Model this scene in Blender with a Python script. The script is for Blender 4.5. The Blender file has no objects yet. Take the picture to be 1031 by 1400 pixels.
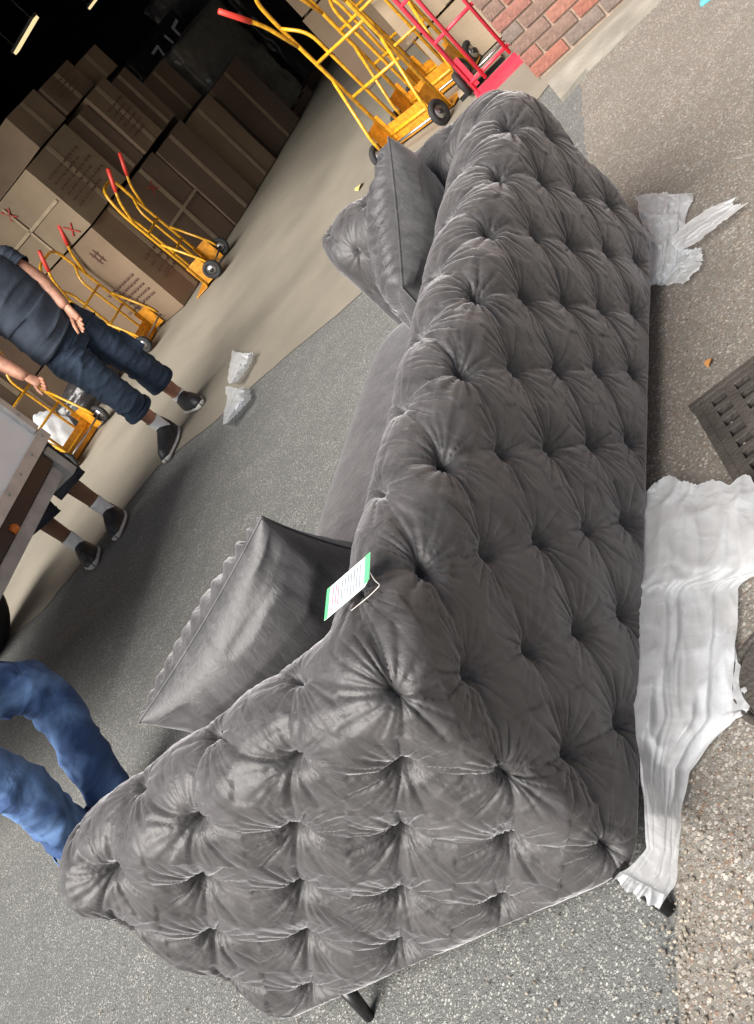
import bpy, bmesh, math, random
import numpy as np
from mathutils import Vector, Matrix
random.seed(7); rng = np.random.default_rng(7)
R = math.radians
scene = bpy.context.scene
COL = scene.collection

# ------------------------------------------------------------------ camera
F_, PITCH, ROLL, CH = 1399.0, R(23.98), R(39.43), 1.467
DN = np.array([math.cos(ROLL), math.sin(ROLL)]); ER = np.array([DN[1], -DN[0]])
cam = bpy.data.objects.new('camera', bpy.data.cameras.new('camera')); COL.objects.link(cam)
fwd = Vector((0, math.cos(PITCH), -math.sin(PITCH)))
down0 = Vector((0, -math.sin(PITCH), -math.cos(PITCH)))
right = Vector((1, 0, 0)) * float(ER[0]) + down0 * float(DN[0])
up = -(Vector((1, 0, 0)) * float(ER[1]) + down0 * float(DN[1]))
m = Matrix((right, up, -fwd)).transposed().to_4x4(); m.translation = (0, 0, CH)
cam.matrix_world = m
cam.data.sensor_fit = 'VERTICAL'; cam.data.sensor_height = 36; cam.data.lens = F_ / 1400 * 36
cam.data.clip_start = .05; cam.data.clip_end = 400
scene.camera = cam

def ray(px, py):
    d = np.array([px - 515.5, py - 700.]); u = d @ ER; v = d @ DN
    return np.array([u, F_ * math.cos(PITCH) - v * math.sin(PITCH), -(v * math.cos(PITCH) + F_ * math.sin(PITCH))])
def at(px, py, z=0.):                      # photo pixel -> world point at height z
    r = ray(px, py); t = (z - CH) / r[2]
    return Vector((t * r[0], t * r[1], z))
def aty(px, py, Y):                        # photo pixel -> world point at distance Y
    r = ray(px, py); t = Y / r[1]
    return Vector((t * r[0], Y, CH + t * r[2]))

# ------------------------------------------------------------------ light
w = bpy.data.worlds.new("World"); scene.world = w; w.use_nodes = True
SUN_AZ, SUN_EL = R(235), R(43)             # azimuth from +Y clockwise
nt = w.node_tree; sky = nt.nodes.new('ShaderNodeTexSky'); sky.sky_type = 'NISHITA'; sky.sun_disc = False
sky.sun_elevation = SUN_EL; sky.sun_rotation = SUN_AZ; sky.dust_density = 3.0; sky.air_density = 1.0
bg = nt.nodes['Background']; hs = nt.nodes.new('ShaderNodeHueSaturation'); hs.inputs['Saturation'].default_value = .55; nt.links.new(sky.outputs[0], hs.inputs['Color']); nt.links.new(hs.outputs[0], bg.inputs[0]); bg.inputs[1].default_value = .068
sun = bpy.data.objects.new('sun', bpy.data.lights.new('sun', 'SUN')); COL.objects.link(sun)
sun.data.energy = 4.7; sun.data.angle = R(46); sun.data.color = (1, .96, .9)
sd = Vector((math.sin(SUN_AZ) * math.cos(SUN_EL), math.cos(SUN_AZ) * math.cos(SUN_EL), math.sin(SUN_EL)))
sun.rotation_euler = sd.to_track_quat('Z', 'Y').to_euler()
scene.view_settings.view_transform = 'Standard'; scene.view_settings.look = 'None'
scene.view_settings.gamma = 1; scene.view_settings.use_curve_mapping = False
scene.view_settings.exposure = 0.9

# ------------------------------------------------------------------ materials
def new_mat(name):
    mt = bpy.data.materials.new(name); mt.use_nodes = True
    return mt, mt.node_tree.nodes, mt.node_tree.links, mt.node_tree.nodes['Principled BSDF']
def c4(c): return (c[0], c[1], c[2], 1)
def plain(name, col, rough=.6, metal=0., var=.15, scale=12., bump=0., bscale=60., **kw):
    mt, n, l, b = new_mat(name)
    tc = n.new('ShaderNodeTexCoord'); nz = n.new('ShaderNodeTexNoise'); nz.inputs['Scale'].default_value = scale; nz.inputs['Detail'].default_value = 6
    l.new(tc.outputs['Object'], nz.inputs['Vector'])
    rp = n.new('ShaderNodeValToRGB'); rp.color_ramp.elements[0].position = .3; rp.color_ramp.elements[1].position = .7
    rp.color_ramp.elements[0].color = c4([x * (1 - var) for x in col]); rp.color_ramp.elements[1].color = c4([min(1, x * (1 + var)) for x in col])
    l.new(nz.outputs['Fac'], rp.inputs['Fac']); l.new(rp.outputs[0], b.inputs['Base Color'])
    b.inputs['Roughness'].default_value = rough; b.inputs['Metallic'].default_value = metal
    if bump:
        n2 = n.new('ShaderNodeTexNoise'); n2.inputs['Scale'].default_value = bscale; n2.inputs['Detail'].default_value = 5
        l.new(tc.outputs['Object'], n2.inputs['Vector'])
        bp = n.new('ShaderNodeBump'); bp.inputs['Strength'].default_value = bump; bp.inputs['Distance'].default_value = .01
        l.new(n2.outputs['Fac'], bp.inputs['Height']); l.new(bp.outputs[0], b.inputs['Normal'])
    for k, v in kw.items(): b.inputs[k].default_value = v
    return mt

def velvet(name, col, cscale=1.0):
    mt, n, l, b = new_mat(name)
    tc = n.new('ShaderNodeTexCoord')
    nw = n.new('ShaderNodeTexNoise'); nw.inputs['Scale'].default_value = 3; l.new(tc.outputs['Object'], nw.inputs['Vector'])
    n1 = n.new('ShaderNodeTexNoise'); n1.inputs['Scale'].default_value = 9 * cscale; n1.inputs['Detail'].default_value = 7; n1.inputs['Roughness'].default_value = .62; n1.inputs['Distortion'].default_value = 1.2
    mp = n.new('ShaderNodeMapping'); mp.inputs['Scale'].default_value = (1.6, 1.6, .45); mp.inputs['Rotation'].default_value = (.5, .3, .4)
    l.new(tc.outputs['Object'], mp.inputs['Vector']); l.new(mp.outputs[0], n1.inputs['Vector'])
    rp = n.new('ShaderNodeValToRGB'); e = rp.color_ramp.elements
    e[0].position = .33; e[1].position = .70
    e[0].color = c4([x * .65 for x in col]); e[1].color = c4([x * 1.6 for x in col])
    l.new(n1.outputs['Fac'], rp.inputs['Fac']); l.new(rp.outputs[0], b.inputs['Base Color'])
    b.inputs['Roughness'].default_value = .52
    b.inputs['Specular IOR Level'].default_value = .5
    b.inputs['Sheen Weight'].default_value = .70; b.inputs['Sheen Roughness'].default_value = .36
    b.inputs['Sheen Tint'].default_value = (.80, .79, .82, 1)
    # brushed nap: small relief
    n2 = n.new('ShaderNodeTexNoise'); n2.inputs['Scale'].default_value = 38; n2.inputs['Detail'].default_value = 4; n2.inputs['Distortion'].default_value = 1.5
    l.new(mp.outputs[0], n2.inputs['Vector'])
    n3 = n.new('ShaderNodeTexNoise'); n3.inputs['Scale'].default_value = 420; l.new(tc.outputs['Object'], n3.inputs['Vector'])
    ad = n.new('ShaderNodeMath'); ad.operation = 'MULTIPLY_ADD'; ad.inputs[1].default_value = .12
    l.new(n3.outputs['Fac'], ad.inputs[0]); l.new(n2.outputs['Fac'], ad.inputs[2])
    bp = n.new('ShaderNodeBump'); bp.inputs['Strength'].default_value = .28; bp.inputs['Distance'].default_value = .006
    l.new(ad.outputs[0], bp.inputs['Height']); l.new(bp.outputs[0], b.inputs['Normal'])
    return mt

def aggregate(name, base, stones, scale, stain, chip=.5, bump=.5, stain_scale=1.3, fine=2.3):
    """bitumen or cement with stone chips: two voronoi sizes, random stone colours"""
    mt, n, l, b = new_mat(name)
    tc = n.new('ShaderNodeTexCoord')
    def vor(s):
        v = n.new('ShaderNodeTexVoronoi'); v.inputs['Scale'].default_value = s; l.new(tc.outputs['Object'], v.inputs['Vector'])
        v.inputs['Randomness'].default_value = 1; return v
    def layer(s, prev, thr, dist):
        v = vor(s)
        sp = n.new('ShaderNodeSeparateColor'); l.new(v.outputs['Color'], sp.inputs[0])
        rp = n.new('ShaderNodeValToRGB'); rp.color_ramp.interpolation = 'LINEAR'
        el = rp.color_ramp.elements
        for i, c in enumerate(stones):
            p = i / (len(stones) - 1)
            if i < 2: el[i].position = p if i == 0 else p; el[i].color = c4(c)
            else: q = el.new(p); q.color = c4(c)
        l.new(sp.outputs[0], rp.inputs['Fac'])
        g = n.new('ShaderNodeMath'); g.operation = 'GREATER_THAN'; g.inputs[1].default_value = thr; l.new(sp.outputs[1], g.inputs[0])
        d = n.new('ShaderNodeMapRange'); d.inputs['From Min'].default_value = dist; d.inputs['From Max'].default_value = dist * .7
        l.new(v.outputs['Distance'], d.inputs['Value'])
        mu = n.new('ShaderNodeMath'); mu.operation = 'MULTIPLY'; l.new(g.outputs[0], mu.inputs[0]); l.new(d.outputs[0], mu.inputs[1])
        mx = n.new('ShaderNodeMix'); mx.data_type = 'RGBA'
        l.new(mu.outputs[0], mx.inputs[0]); l.new(prev, mx.inputs[6]); l.new(rp.outputs[0], mx.inputs[7])
        return mx.outputs[2], mu.outputs[0]
    nz = n.new('ShaderNodeTexNoise'); nz.inputs['Scale'].default_value = stain_scale; nz.inputs['Detail'].default_value = 8; nz.inputs['Roughness'].default_value = .6
    l.new(tc.outputs['Object'], nz.inputs['Vector'])
    rb = n.new('ShaderNodeValToRGB'); rb.color_ramp.elements[0].position = .3; rb.color_ramp.elements[1].position = .7
    rb.color_ramp.elements[0].color = c4(stain); rb.color_ramp.elements[1].color = c4(base)
    l.new(nz.outputs['Fac'], rb.inputs['Fac'])
    o1, m1 = layer(scale, rb.outputs[0], 1 - chip, .62)
    o2, m2 = layer(scale * fine, o1, 1 - chip * .7, .6)
    # dirt over all
    nz2 = n.new('ShaderNodeTexNoise'); nz2.inputs['Scale'].default_value = stain_scale * 5; nz2.inputs['Detail'].default_value = 6
    l.new(tc.outputs['Object'], nz2.inputs['Vector'])
    mr = n.new('ShaderNodeMapRange'); mr.inputs['From Min'].default_value = .35; mr.inputs['From Max'].default_value = .75; mr.inputs['To Min'].default_value = 0; mr.inputs['To Max'].default_value = .55
    l.new(nz2.outputs['Fac'], mr.inputs['Value'])
    mx = n.new('ShaderNodeMix'); mx.data_type = 'RGBA'; l.new(mr.outputs[0], mx.inputs[0]); l.new(o2, mx.inputs[6]); mx.inputs[7].default_value = c4(stain)
    l.new(mx.outputs[2], b.inputs['Base Color'])
    b.inputs['Roughness'].default_value = .85
    ad = n.new('ShaderNodeMath'); ad.operation = 'ADD'; l.new(m1, ad.inputs[0]); l.new(m2, ad.inputs[1])
    bp = n.new('ShaderNodeBump'); bp.inputs['Strength'].default_value = bump; bp.inputs['Distance'].default_value = .004
    l.new(ad.outputs[0], bp.inputs['Height']); l.new(bp.outputs[0], b.inputs['Normal'])
    return mt

def thin_film(name, col, alpha, trans=.35, rough=.35):
    mt, n, l, b = new_mat(name)
    out = n['Material Output']
    tc = n.new('ShaderNodeTexCoord'); nz = n.new('ShaderNodeTexNoise'); nz.inputs['Scale'].default_value = 14; nz.inputs['Detail'].default_value = 6; nz.inputs['Distortion'].default_value = 1
    l.new(tc.outputs['Object'], nz.inputs['Vector'])
    bp = n.new('ShaderNodeBump'); bp.inputs['Strength'].default_value = .45; bp.inputs['Distance'].default_value = .012; l.new(nz.outputs['Fac'], bp.inputs['Height'])
    b.inputs['Base Color'].default_value = c4(col); b.inputs['Roughness'].default_value = rough
    l.new(bp.outputs[0], b.inputs['Normal'])
    tr = n.new('ShaderNodeBsdfTranslucent'); tr.inputs[0].default_value = c4(col); l.new(bp.outputs[0], tr.inputs['Normal'])
    m1 = n.new('ShaderNodeMixShader'); m1.inputs[0].default_value = trans; l.new(b.outputs[0], m1.inputs[1]); l.new(tr.outputs[0], m1.inputs[2])
    tp = n.new('ShaderNodeBsdfTransparent'); m2 = n.new('ShaderNodeMixShader')
    mr = n.new('ShaderNodeMapRange'); mr.inputs['From Min'].default_value = .35; mr.inputs['From Max'].default_value = .7
    mr.inputs['To Min'].default_value = max(0, 1 - alpha - .12); mr.inputs['To Max'].default_value = min(1, 1 - alpha + .08)
    l.new(nz.outputs['Fac'], mr.inputs['Value']); l.new(mr.outputs[0], m2.inputs[0])
    l.new(m1.outputs[0], m2.inputs[1]); l.new(tp.outputs[0], m2.inputs[2]); l.new(m2.outputs[0], out.inputs[0])
    return mt

def cardboard(name, col):
    mt, n, l, b = new_mat(name)
    tc = n.new('ShaderNodeTexCoord')
    nz = n.new('ShaderNodeTexNoise'); nz.inputs['Scale'].default_value = 2.5; nz.inputs['Detail'].default_value = 8
    l.new(tc.outputs['Object'], nz.inputs['Vector'])
    wv = n.new('ShaderNodeTexNoise'); wv.inputs['Scale'].default_value = 5; mp = n.new('ShaderNodeMapping'); mp.inputs['Scale'].default_value = (1, 1, 26)
    l.new(tc.outputs['Object'], mp.inputs['Vector']); l.new(mp.outputs[0], wv.inputs['Vector'])
    ad = n.new('ShaderNodeMath'); ad.operation = 'MULTIPLY_ADD'; ad.inputs[1].default_value = .3; l.new(wv.outputs['Fac'], ad.inputs[0]); l.new(nz.outputs['Fac'], ad.inputs[2])
    rp = n.new('ShaderNodeValToRGB'); rp.color_ramp.elements[0].position = .4; rp.color_ramp.elements[1].position = .9
    rp.color_ramp.elements[0].color = c4([x * .8 for x in col]); rp.color_ramp.elements[1].color = c4([x * 1.15 for x in col])
    l.new(ad.outputs[0], rp.inputs['Fac'])
    l.new(rp.outputs[0], b.inputs['Base Color']); b.inputs['Roughness'].default_value = .8
    return mt

def denim(name, col, pale):
    mt, n, l, b = new_mat(name)
    tc = n.new('ShaderNodeTexCoord')
    nz = n.new('ShaderNodeTexNoise'); nz.inputs['Scale'].default_value = 5; nz.inputs['Detail'].default_value = 10; nz.inputs['Distortion'].default_value = .8
    l.new(tc.outputs['Object'], nz.inputs['Vector'])
    rp = n.new('ShaderNodeValToRGB'); rp.color_ramp.elements[0].position = .40; rp.color_ramp.elements[1].position = .66
    rp.color_ramp.elements[0].color = c4(col); rp.color_ramp.elements[1].color = c4(pale)
    l.new(nz.outputs['Fac'], rp.inputs['Fac']); l.new(rp.outputs[0], b.inputs['Base Color']); b.inputs['Roughness'].default_value = .85
    n2 = n.new('ShaderNodeTexNoise'); n2.inputs['Scale'].default_value = 9; n2.inputs['Detail'].default_value = 3; n2.inputs['Distortion'].default_value = .6
    l.new(tc.outputs['Object'], n2.inputs['Vector'])
    bp = n.new('ShaderNodeBump'); bp.inputs['Strength'].default_value = .6; bp.inputs['Distance'].default_value = .03
    l.new(n2.outputs['Fac'], bp.inputs['Height']); l.new(bp.outputs[0], b.inputs['Normal'])
    return mt

M = {}
M['velvet'] = velvet('grey velvet', (.046, .043, .044))
M['velvet_pillow'] = velvet('grey velvet of pillows', (.046, .044, .046), 1.3)
M['asphalt'] = aggregate('asphalt', (.135, .136, .130), [(.06, .06, .06), (.13, .13, .12), (.24, .24, .22), (.48, .48, .44)], 170, (.105, .106, .102), chip=.62, bump=.5)
M['pebble'] = aggregate('worn aggregate paving', (.19, .176, .152), [(.08, .075, .07), (.22, .14, .095), (.19, .18, .165), (.28, .25, .21), (.46, .43, .39), (.12, .12, .12)], 120, (.145, .132, .112), chip=.70, bump=.4, fine=2.2)
M['floor'] = plain('warehouse concrete', (.215, .192, .152), .8, var=.16, scale=1.6, bump=.15, bscale=30)
M['strip'] = plain('concrete strip', (.27, .25, .21), .85, var=.25, scale=5, bump=.4, bscale=40)
M['mortar'] = plain('mortar', (.35, .265, .205), .9, var=.15, scale=20, bump=.5)
M['bricks'] = [plain('brick %d' % i, c, .85, var=.22, scale=22, bump=.5, bscale=70) for i, c in enumerate([(.27, .105, .075), (.25, .11, .085), (.19, .12, .095), (.29, .13, .095), (.17, .13, .11)])]
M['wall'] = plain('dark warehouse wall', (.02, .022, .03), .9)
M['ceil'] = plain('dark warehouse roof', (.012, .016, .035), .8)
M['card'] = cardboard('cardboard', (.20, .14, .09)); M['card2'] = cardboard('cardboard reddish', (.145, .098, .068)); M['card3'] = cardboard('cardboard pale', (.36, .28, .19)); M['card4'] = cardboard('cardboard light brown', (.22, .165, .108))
M['tape'] = plain('parcel tape', (.33, .26, .18), .3)
M['ink'] = plain('box print', (.13, .07, .05), .7); M['redink'] = plain('red marker', (.38, .05, .04), .6)
M['wrap'] = plain('black pallet wrap', (.035, .032, .034), .25, bump=.9, bscale=12)
M['wrapw'] = plain('clear pallet wrap', (.16, .15, .13), .22, bump=.9, bscale=10)
M['chalk'] = plain('white letter paint', (.8, .8, .82), .6)
M['yellow'] = plain('yellow enamel', (.62, .31, .015), .38, var=.30, scale=34, bump=.15); M['yellow'].node_tree.nodes['Principled BSDF'].inputs['Coat Weight'].default_value = .3
M['orange'] = plain('orange enamel', (.56, .23, .015), .45, var=.35, scale=26, bump=.15)
M['redp'] = plain('red enamel', (.62, .04, .07), .35, var=.15)
M['grip'] = plain('red rubber grip', (.60, .045, .03), .45)
M['rubber'] = plain('rubber', (.018, .018, .019), .75, bump=.3)
M['steel'] = plain('steel', (.5, .5, .5), .35, metal=1.)
M['alu'] = plain('brushed aluminium', (.58, .57, .56), .5, metal=.5, bump=.1)
M['beam'] = plain('grey painted steel', (.40, .38, .37), .6, var=.2)
M['white'] = plain('white lorry panel', (.88, .89, .91), .4, var=.03)
M['black'] = plain('black lacquer', (.012, .012, .013), .3)
M['iron'] = plain('cast iron', (.070, .062, .054), .62, metal=.25, var=.35, scale=14, bump=.6, bscale=90)
M['pit'] = plain('drain pit', (.02, .016, .014), .9)
M['navy'] = plain('navy cotton', (.032, .043, .062), .9, var=.25, scale=6, bump=.7, bscale=12)
M['navy2'] = denim('navy work trousers', (.016, .030, .055), (.032, .052, .088))
M['shorts'] = plain('black shorts', (.018, .022, .032), .9, bump=.6, bscale=12)
M['denim'] = denim('blue denim', (.025, .06, .16), (.15, .27, .50))
M['skin'] = plain('skin', (.44, .22, .145), .55, var=.28, scale=22, bump=.25, bscale=60, **{'Subsurface Weight': .1}); M['skin2'] = plain('brown skin', (.20, .095, .055), .5, var=.12)
M['hair'] = plain('dark hair', (.03, .022, .018), .7)
M['sock'] = plain('white sock', (.86, .87, .90), .9, bump=.4)
M['shoe'] = plain('black shoe leather', (.022, .024, .028), .45, var=.3, bump=.3); M['sole'] = plain('pale shoe sole', (.5, .49, .46), .7)
M['eye'] = plain('eye', (.6, .6, .58), .3)
M['tissue'] = thin_film('white foam wrap', (.92, .94, .97), .74, .5, .5)
M['film'] = thin_film('clear plastic bag', (.90, .93, .96), .72, .45, .35)
M['tagw'] = plain('tag white card', (.72, .80, .76), .6, var=.02); M['tagg'] = plain('tag green', (.12, .60, .24), .6, var=.05)
M['greyink'] = plain('grey print', (.25, .27, .33), .7); M['pinkink'] = plain('pink print', (.60, .22, .32), .7)
M['string'] = plain('nylon string', (.45, .42, .40), .4)
M['grit'] = plain('grit', (.24, .21, .17), .85, var=.6, scale=60); M['leaf'] = plain('dry leaf', (.50, .24, .07), .7); M['leafy'] = plain('yellow leaf', (.62, .55, .22), .7)
M['lamp'] = plain('orange lens', (.65, .16, .015), .3); M['blue'] = plain('pale blue plastic', (.10, .45, .55), .4); M['green'] = plain('green carton', (.03, .17, .10), .5)
M['bluewrap'] = plain('blue wrapped goods', (.01, .018, .06), .4, bump=.5)
lm, ln_, ll_, lb_ = new_mat('fluorescent lamp'); lb_.inputs['Emission Color'].default_value = (1, .80, .42, 1); lb_.inputs['Emission Strength'].default_value = .55; lb_.inputs['Base Color'].default_value = (.5, .45, .3, 1)
M['glow'] = lm

# ------------------------------------------------------------------ object helpers
def link(name, mesh, mat=None, parent=None, smooth=False):
    o = bpy.data.objects.new(name, mesh); COL.objects.link(o)
    if mat is not None and not mesh.materials: mesh.materials.append(mat)
    if parent is not None: o.parent = parent
    if smooth: mesh.polygons.foreach_set('use_smooth', [True] * len(mesh.polygons))
    return o
def frombm(name, bm, mat=None, parent=None, smooth=False):
    me = bpy.data.meshes.new(name); bm.to_mesh(me); bm.free(); return link(name, me, mat, parent, smooth)
def tag(o, label=None, cat=None, group=None, kind=None):
    if label: o['label'] = label
    if cat: o['category'] = cat
    if group: o['group'] = group
    if kind: o['kind'] = kind
    return o
def empty(name, loc=(0, 0, 0), rz=0, **k):
    o = bpy.data.objects.new(name, None); COL.objects.link(o); o.location = loc; o.rotation_euler = (0, 0, rz); o.empty_display_size = .1
    return tag(o, **k)
def children(o): return [c for c in bpy.data.objects if c.parent == o]
def copy_tree(o, parent=None):
    c = o.copy(); COL.objects.link(c); c.parent = parent
    for ch in children(o): copy_tree(ch, c)
    return c
def bx(bm, c, s, rot=None, bev=0):
    mt = Matrix.Translation(c) @ (rot.to_4x4() if rot else Matrix.Identity(4)) @ Matrix.Diagonal((s[0], s[1], s[2], 1))
    r = bmesh.ops.create_cube(bm, size=1, matrix=mt)
    if bev:
        es = list({e for v in r['verts'] for e in v.link_edges})
        bmesh.ops.bevel(bm, geom=es, offset=bev, segments=2, affect='EDGES', profile=.6)
def box(name, c, s, mat, parent=None, rot=None, bev=0):
    bm = bmesh.new(); bx(bm, c, s, rot, bev); return frombm(name, bm, mat, parent)
def tube_bm(bm, pts, r, n=10, closed=False, cap=True):
    """tube along points; r may be a list; elliptical if entries are (ra, rb)"""
    pts = [Vector(p) for p in pts]; N = len(pts); rings = []
    rr = r if isinstance(r, (list, tuple)) else [r] * N
    prev = None
    for i, p in enumerate(pts):
        a = pts[(i - 1) % N] if (closed or i > 0) else p; b = pts[(i + 1) % N] if (closed or i < N - 1) else p
        t = (b - a).normalized()
        if prev is None:
            x = t.orthogonal().normalized()
        else:
            x = (prev - t * prev.dot(t)).normalized()
        prev = x; y = t.cross(x)
        ra, rb = rr[i] if isinstance(rr[i], tuple) else (rr[i], rr[i])
        rings.append([bm.verts.new(p + x * ra * math.cos(2 * math.pi * k / n) + y * rb * math.sin(2 * math.pi * k / n)) for k in range(n)])
    for i in range(N if closed else N - 1):
        A, B = rings[i], rings[(i + 1) % N]
        for k in range(n): bm.faces.new((A[k], A[(k + 1) % n], B[(k + 1) % n], B[k]))
    if cap and not closed:
        bm.faces.new(rings[0][::-1]); bm.faces.new(rings[-1])
def tube(name, pts, r, mat, parent=None, n=10, closed=False):
    bm = bmesh.new(); tube_bm(bm, pts, r, n, closed); return frombm(name, bm, mat, parent, True)
def rounded(pts, rad, seg=5):
    """polyline with filleted corners"""
    P = [Vector(p) for p in pts]; out = [P[0]]
    for i in range(1, len(P) - 1):
        a = (P[i - 1] - P[i]); b = (P[i + 1] - P[i]); d = min(rad, a.length * .45, b.length * .45)
        s = P[i] + a.normalized() * d; e = P[i] + b.normalized() * d
        for k in range(seg + 1):
            t = k / seg; out.append(s * (1 - t) ** 2 + P[i] * 2 * t * (1 - t) + e * t * t)
    out.append(P[-1]); return out
def cyl(name, a, b, r, mat, parent=None, n=20):
    return tube(name, [a, b], r, mat, parent, n)
def grid_mesh(name, V, mat, parent=None, smooth=True, wrap_u=False):
    """V: (nu, nv, 3) array -> mesh"""
    nu, nv = V.shape[:2]
    idx = np.arange(nu * nv).reshape(nu, nv)
    a = idx[:-1, :-1]; b = idx[1:, :-1]; c = idx[1:, 1:]; d = idx[:-1, 1:]
    f = np.stack([a, b, c, d], -1).reshape(-1, 4)
    me = bpy.data.meshes.new(name)
    me.vertices.add(nu * nv); me.vertices.foreach_set('co', V.reshape(-1).astype(np.float32))
    me.loops.add(f.size); me.loops.foreach_set('vertex_index', f.reshape(-1).astype(np.int32))
    me.polygons.add(len(f)); me.polygons.foreach_set('loop_start', np.arange(0, f.size, 4, dtype=np.int32))
    me.polygons.foreach_set('loop_total', np.full(len(f), 4, dtype=np.int32))
    me.update(calc_edges=True); me.validate()
    return link(name, me, mat, parent, smooth)
def poly(name, pts, z, mat, kind='structure', parent=None):
    bm = bmesh.new(); bm.faces.new([bm.verts.new((p[0], p[1], z)) for p in pts]); bmesh.ops.recalc_face_normals(bm, faces=bm.faces)
    o = frombm(name, bm, mat, parent)
    if kind: o['kind'] = kind
    return o
def ragged(pts, amp, step=.06, seed=1):
    r = random.Random(seed); out = []
    for i, p in enumerate(pts[:-1]):
        q = pts[i + 1]; n = min(80, max(1, int((q - p).length / step)))
        nx = Vector((-(q - p).y, (q - p).x, 0)).normalized()
        out += [p.lerp(q, k / n) + nx * (r.uniform(-amp, amp) if k else 0) for k in range(n)]
    return out + [pts[-1]]
def vnoise(shape, cells, seed):            # smooth value noise on a grid, -1..1
    r = np.random.default_rng(seed); g = r.uniform(-1, 1, (cells[0] + 2, cells[1] + 2))
    x = np.linspace(0, cells[0], shape[0], endpoint=False); y = np.linspace(0, cells[1], shape[1], endpoint=False)
    xi = x.astype(int); yi = y.astype(int); fx = x - xi; fy = y - yi
    fx = fx * fx * (3 - 2 * fx); fy = fy * fy * (3 - 2 * fy)
    A = g[np.ix_(xi, yi)]; B = g[np.ix_(xi + 1, yi)]; Cc = g[np.ix_(xi, yi + 1)]; D = g[np.ix_(xi + 1, yi + 1)]
    fx = fx[:, None]; fy = fy[None, :]
    return (A * (1 - fx) + B * fx) * (1 - fy) + (Cc * (1 - fx) + D * fx) * fy

# ------------------------------------------------------------------ the setting
ground = poly('ground', [(-60, -40), (60, -40), (60, 90), (-60, 90)], 0, M['asphalt'])
K = at(738, 112)                                     # corner of the brick wall at the door opening
DW = Vector((.85, -.527, 0)).normalized()            # along the facade, to the right
DI = Vector((.527, .85, 0)).normalized()             # into the building
def fp(s, d, z=0): return K + DW * s + DI * d + Vector((0, 0, z))
thr = [at(750, 118), at(600, 300), at(477, 417), at(349, 525), at(291, 580), at(215, 639), at(140, 735), at(58, 837)]
thr = ragged(thr, .012, .08, 2)
thr += [fp(-14, -.4), fp(-14, 24), fp(9, 24), fp(9, .0)]
floor = poly('warehouse_floor', thr, .004, M['floor'])
pv = [at(935, 1420), at(928, 1300), at(930, 1243), at(862, 700), at(800, 190), at(795, 112), at(812, 92), at(905, 2)]
pv = ragged(pv, .008, .03, 5)
e = (at(905, 2) - at(812, 92)); e.z = 0; e.normalize()
pv += [at(905, 2) + e * 12, Vector((14, -9, 0)), Vector((-1.4, -9, 0)), at(935, 1420) + Vector((-.9, -1.2, 0))]
poly('aggregate_paving', pv, .004, M['pebble'])
bm = bmesh.new()
sp = [at(752, 117), at(873, 1) + DW * 0, at(873, 1) + DW * 12, at(905, 2) + DW * 12, at(905, 2), at(805, 98), at(770, 140)]
f = bm.faces.new([bm.verts.new((p.x, p.y, .0)) for p in sp]); r = bmesh.ops.extrude_face_region(bm, geom=[f])
for v in [g for g in r['geom'] if isinstance(g, bmesh.types.BMVert)]: v.co.z = .022
bmesh.ops.recalc_face_normals(bm, faces=bm.faces)
tag(frombm('concrete_strip', bm, M['strip']), kind='structure')

# brick wall: mortar core and single bricks on the part the photo shows
bw = empty('brick_wall', K, label='red brick pier beside the open warehouse doorway', cat='brick wall')
rot = Matrix((DW, DI, Vector((0, 0, 1)))).transposed()
core = box('mortar_core', fp(4.0, .17, 2.5) - K, (8.0 - .03, .31, 5.0), M['mortar'], bw, rot)
bme = []
for mt in M['bricks']:
    for k_ in range(2):
        b_ = bmesh.new(); bx(b_, (0, 0, 0), (.213 + random.uniform(-.002, .002), .1, .064), None, .004)
        me = bpy.data.meshes.new('brick'); b_.to_mesh(me); b_.free(); me.materials.append(mt); bme.append(me)
n_b = 0
for c_ in range(15):
    for k_ in range(0, 13):
        s = .107 + k_ * .225 + (.1125 if c_ % 2 else 0)
        o = bpy.data.objects.new('brick', random.choice(bme)); COL.objects.link(o); o.parent = bw
        o.matrix_local = Matrix.Translation(DW * s + DI * (.052 + random.uniform(-.002, .002)) + Vector((0, 0, .055 + c_ * .075))) @ rot.to_4x4()
        n_b += 1
    # half brick at the pier's edge on alternate courses, returns on the reveal
    if c_ % 2:
        o = bpy.data.objects.new('brick', bme[(c_ * 3) % 10]); COL.objects.link(o); o.parent = bw
        o.matrix_local = Matrix.Translation(DW * .051 + DI * .052 + Vector((0, 0, .055 + c_ * .075))) @ rot.to_4x4() @ Matrix.Diagonal((.47, 1, 1, 1))
    for k_ in range(1):
        o = bpy.data.objects.new('brick', bme[(c_ * 7 + k_) % 10]); COL.objects.link(o); o.parent = bw
        o.matrix_local = Matrix.Translation(DW * .052 + DI * (.215 + (.0 if c_ % 2 else .0)) + Vector((0, 0, .055 + c_ * .075))) @ rot.to_4x4() @ Matrix.Rotation(R(90), 4, 'Z')
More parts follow.
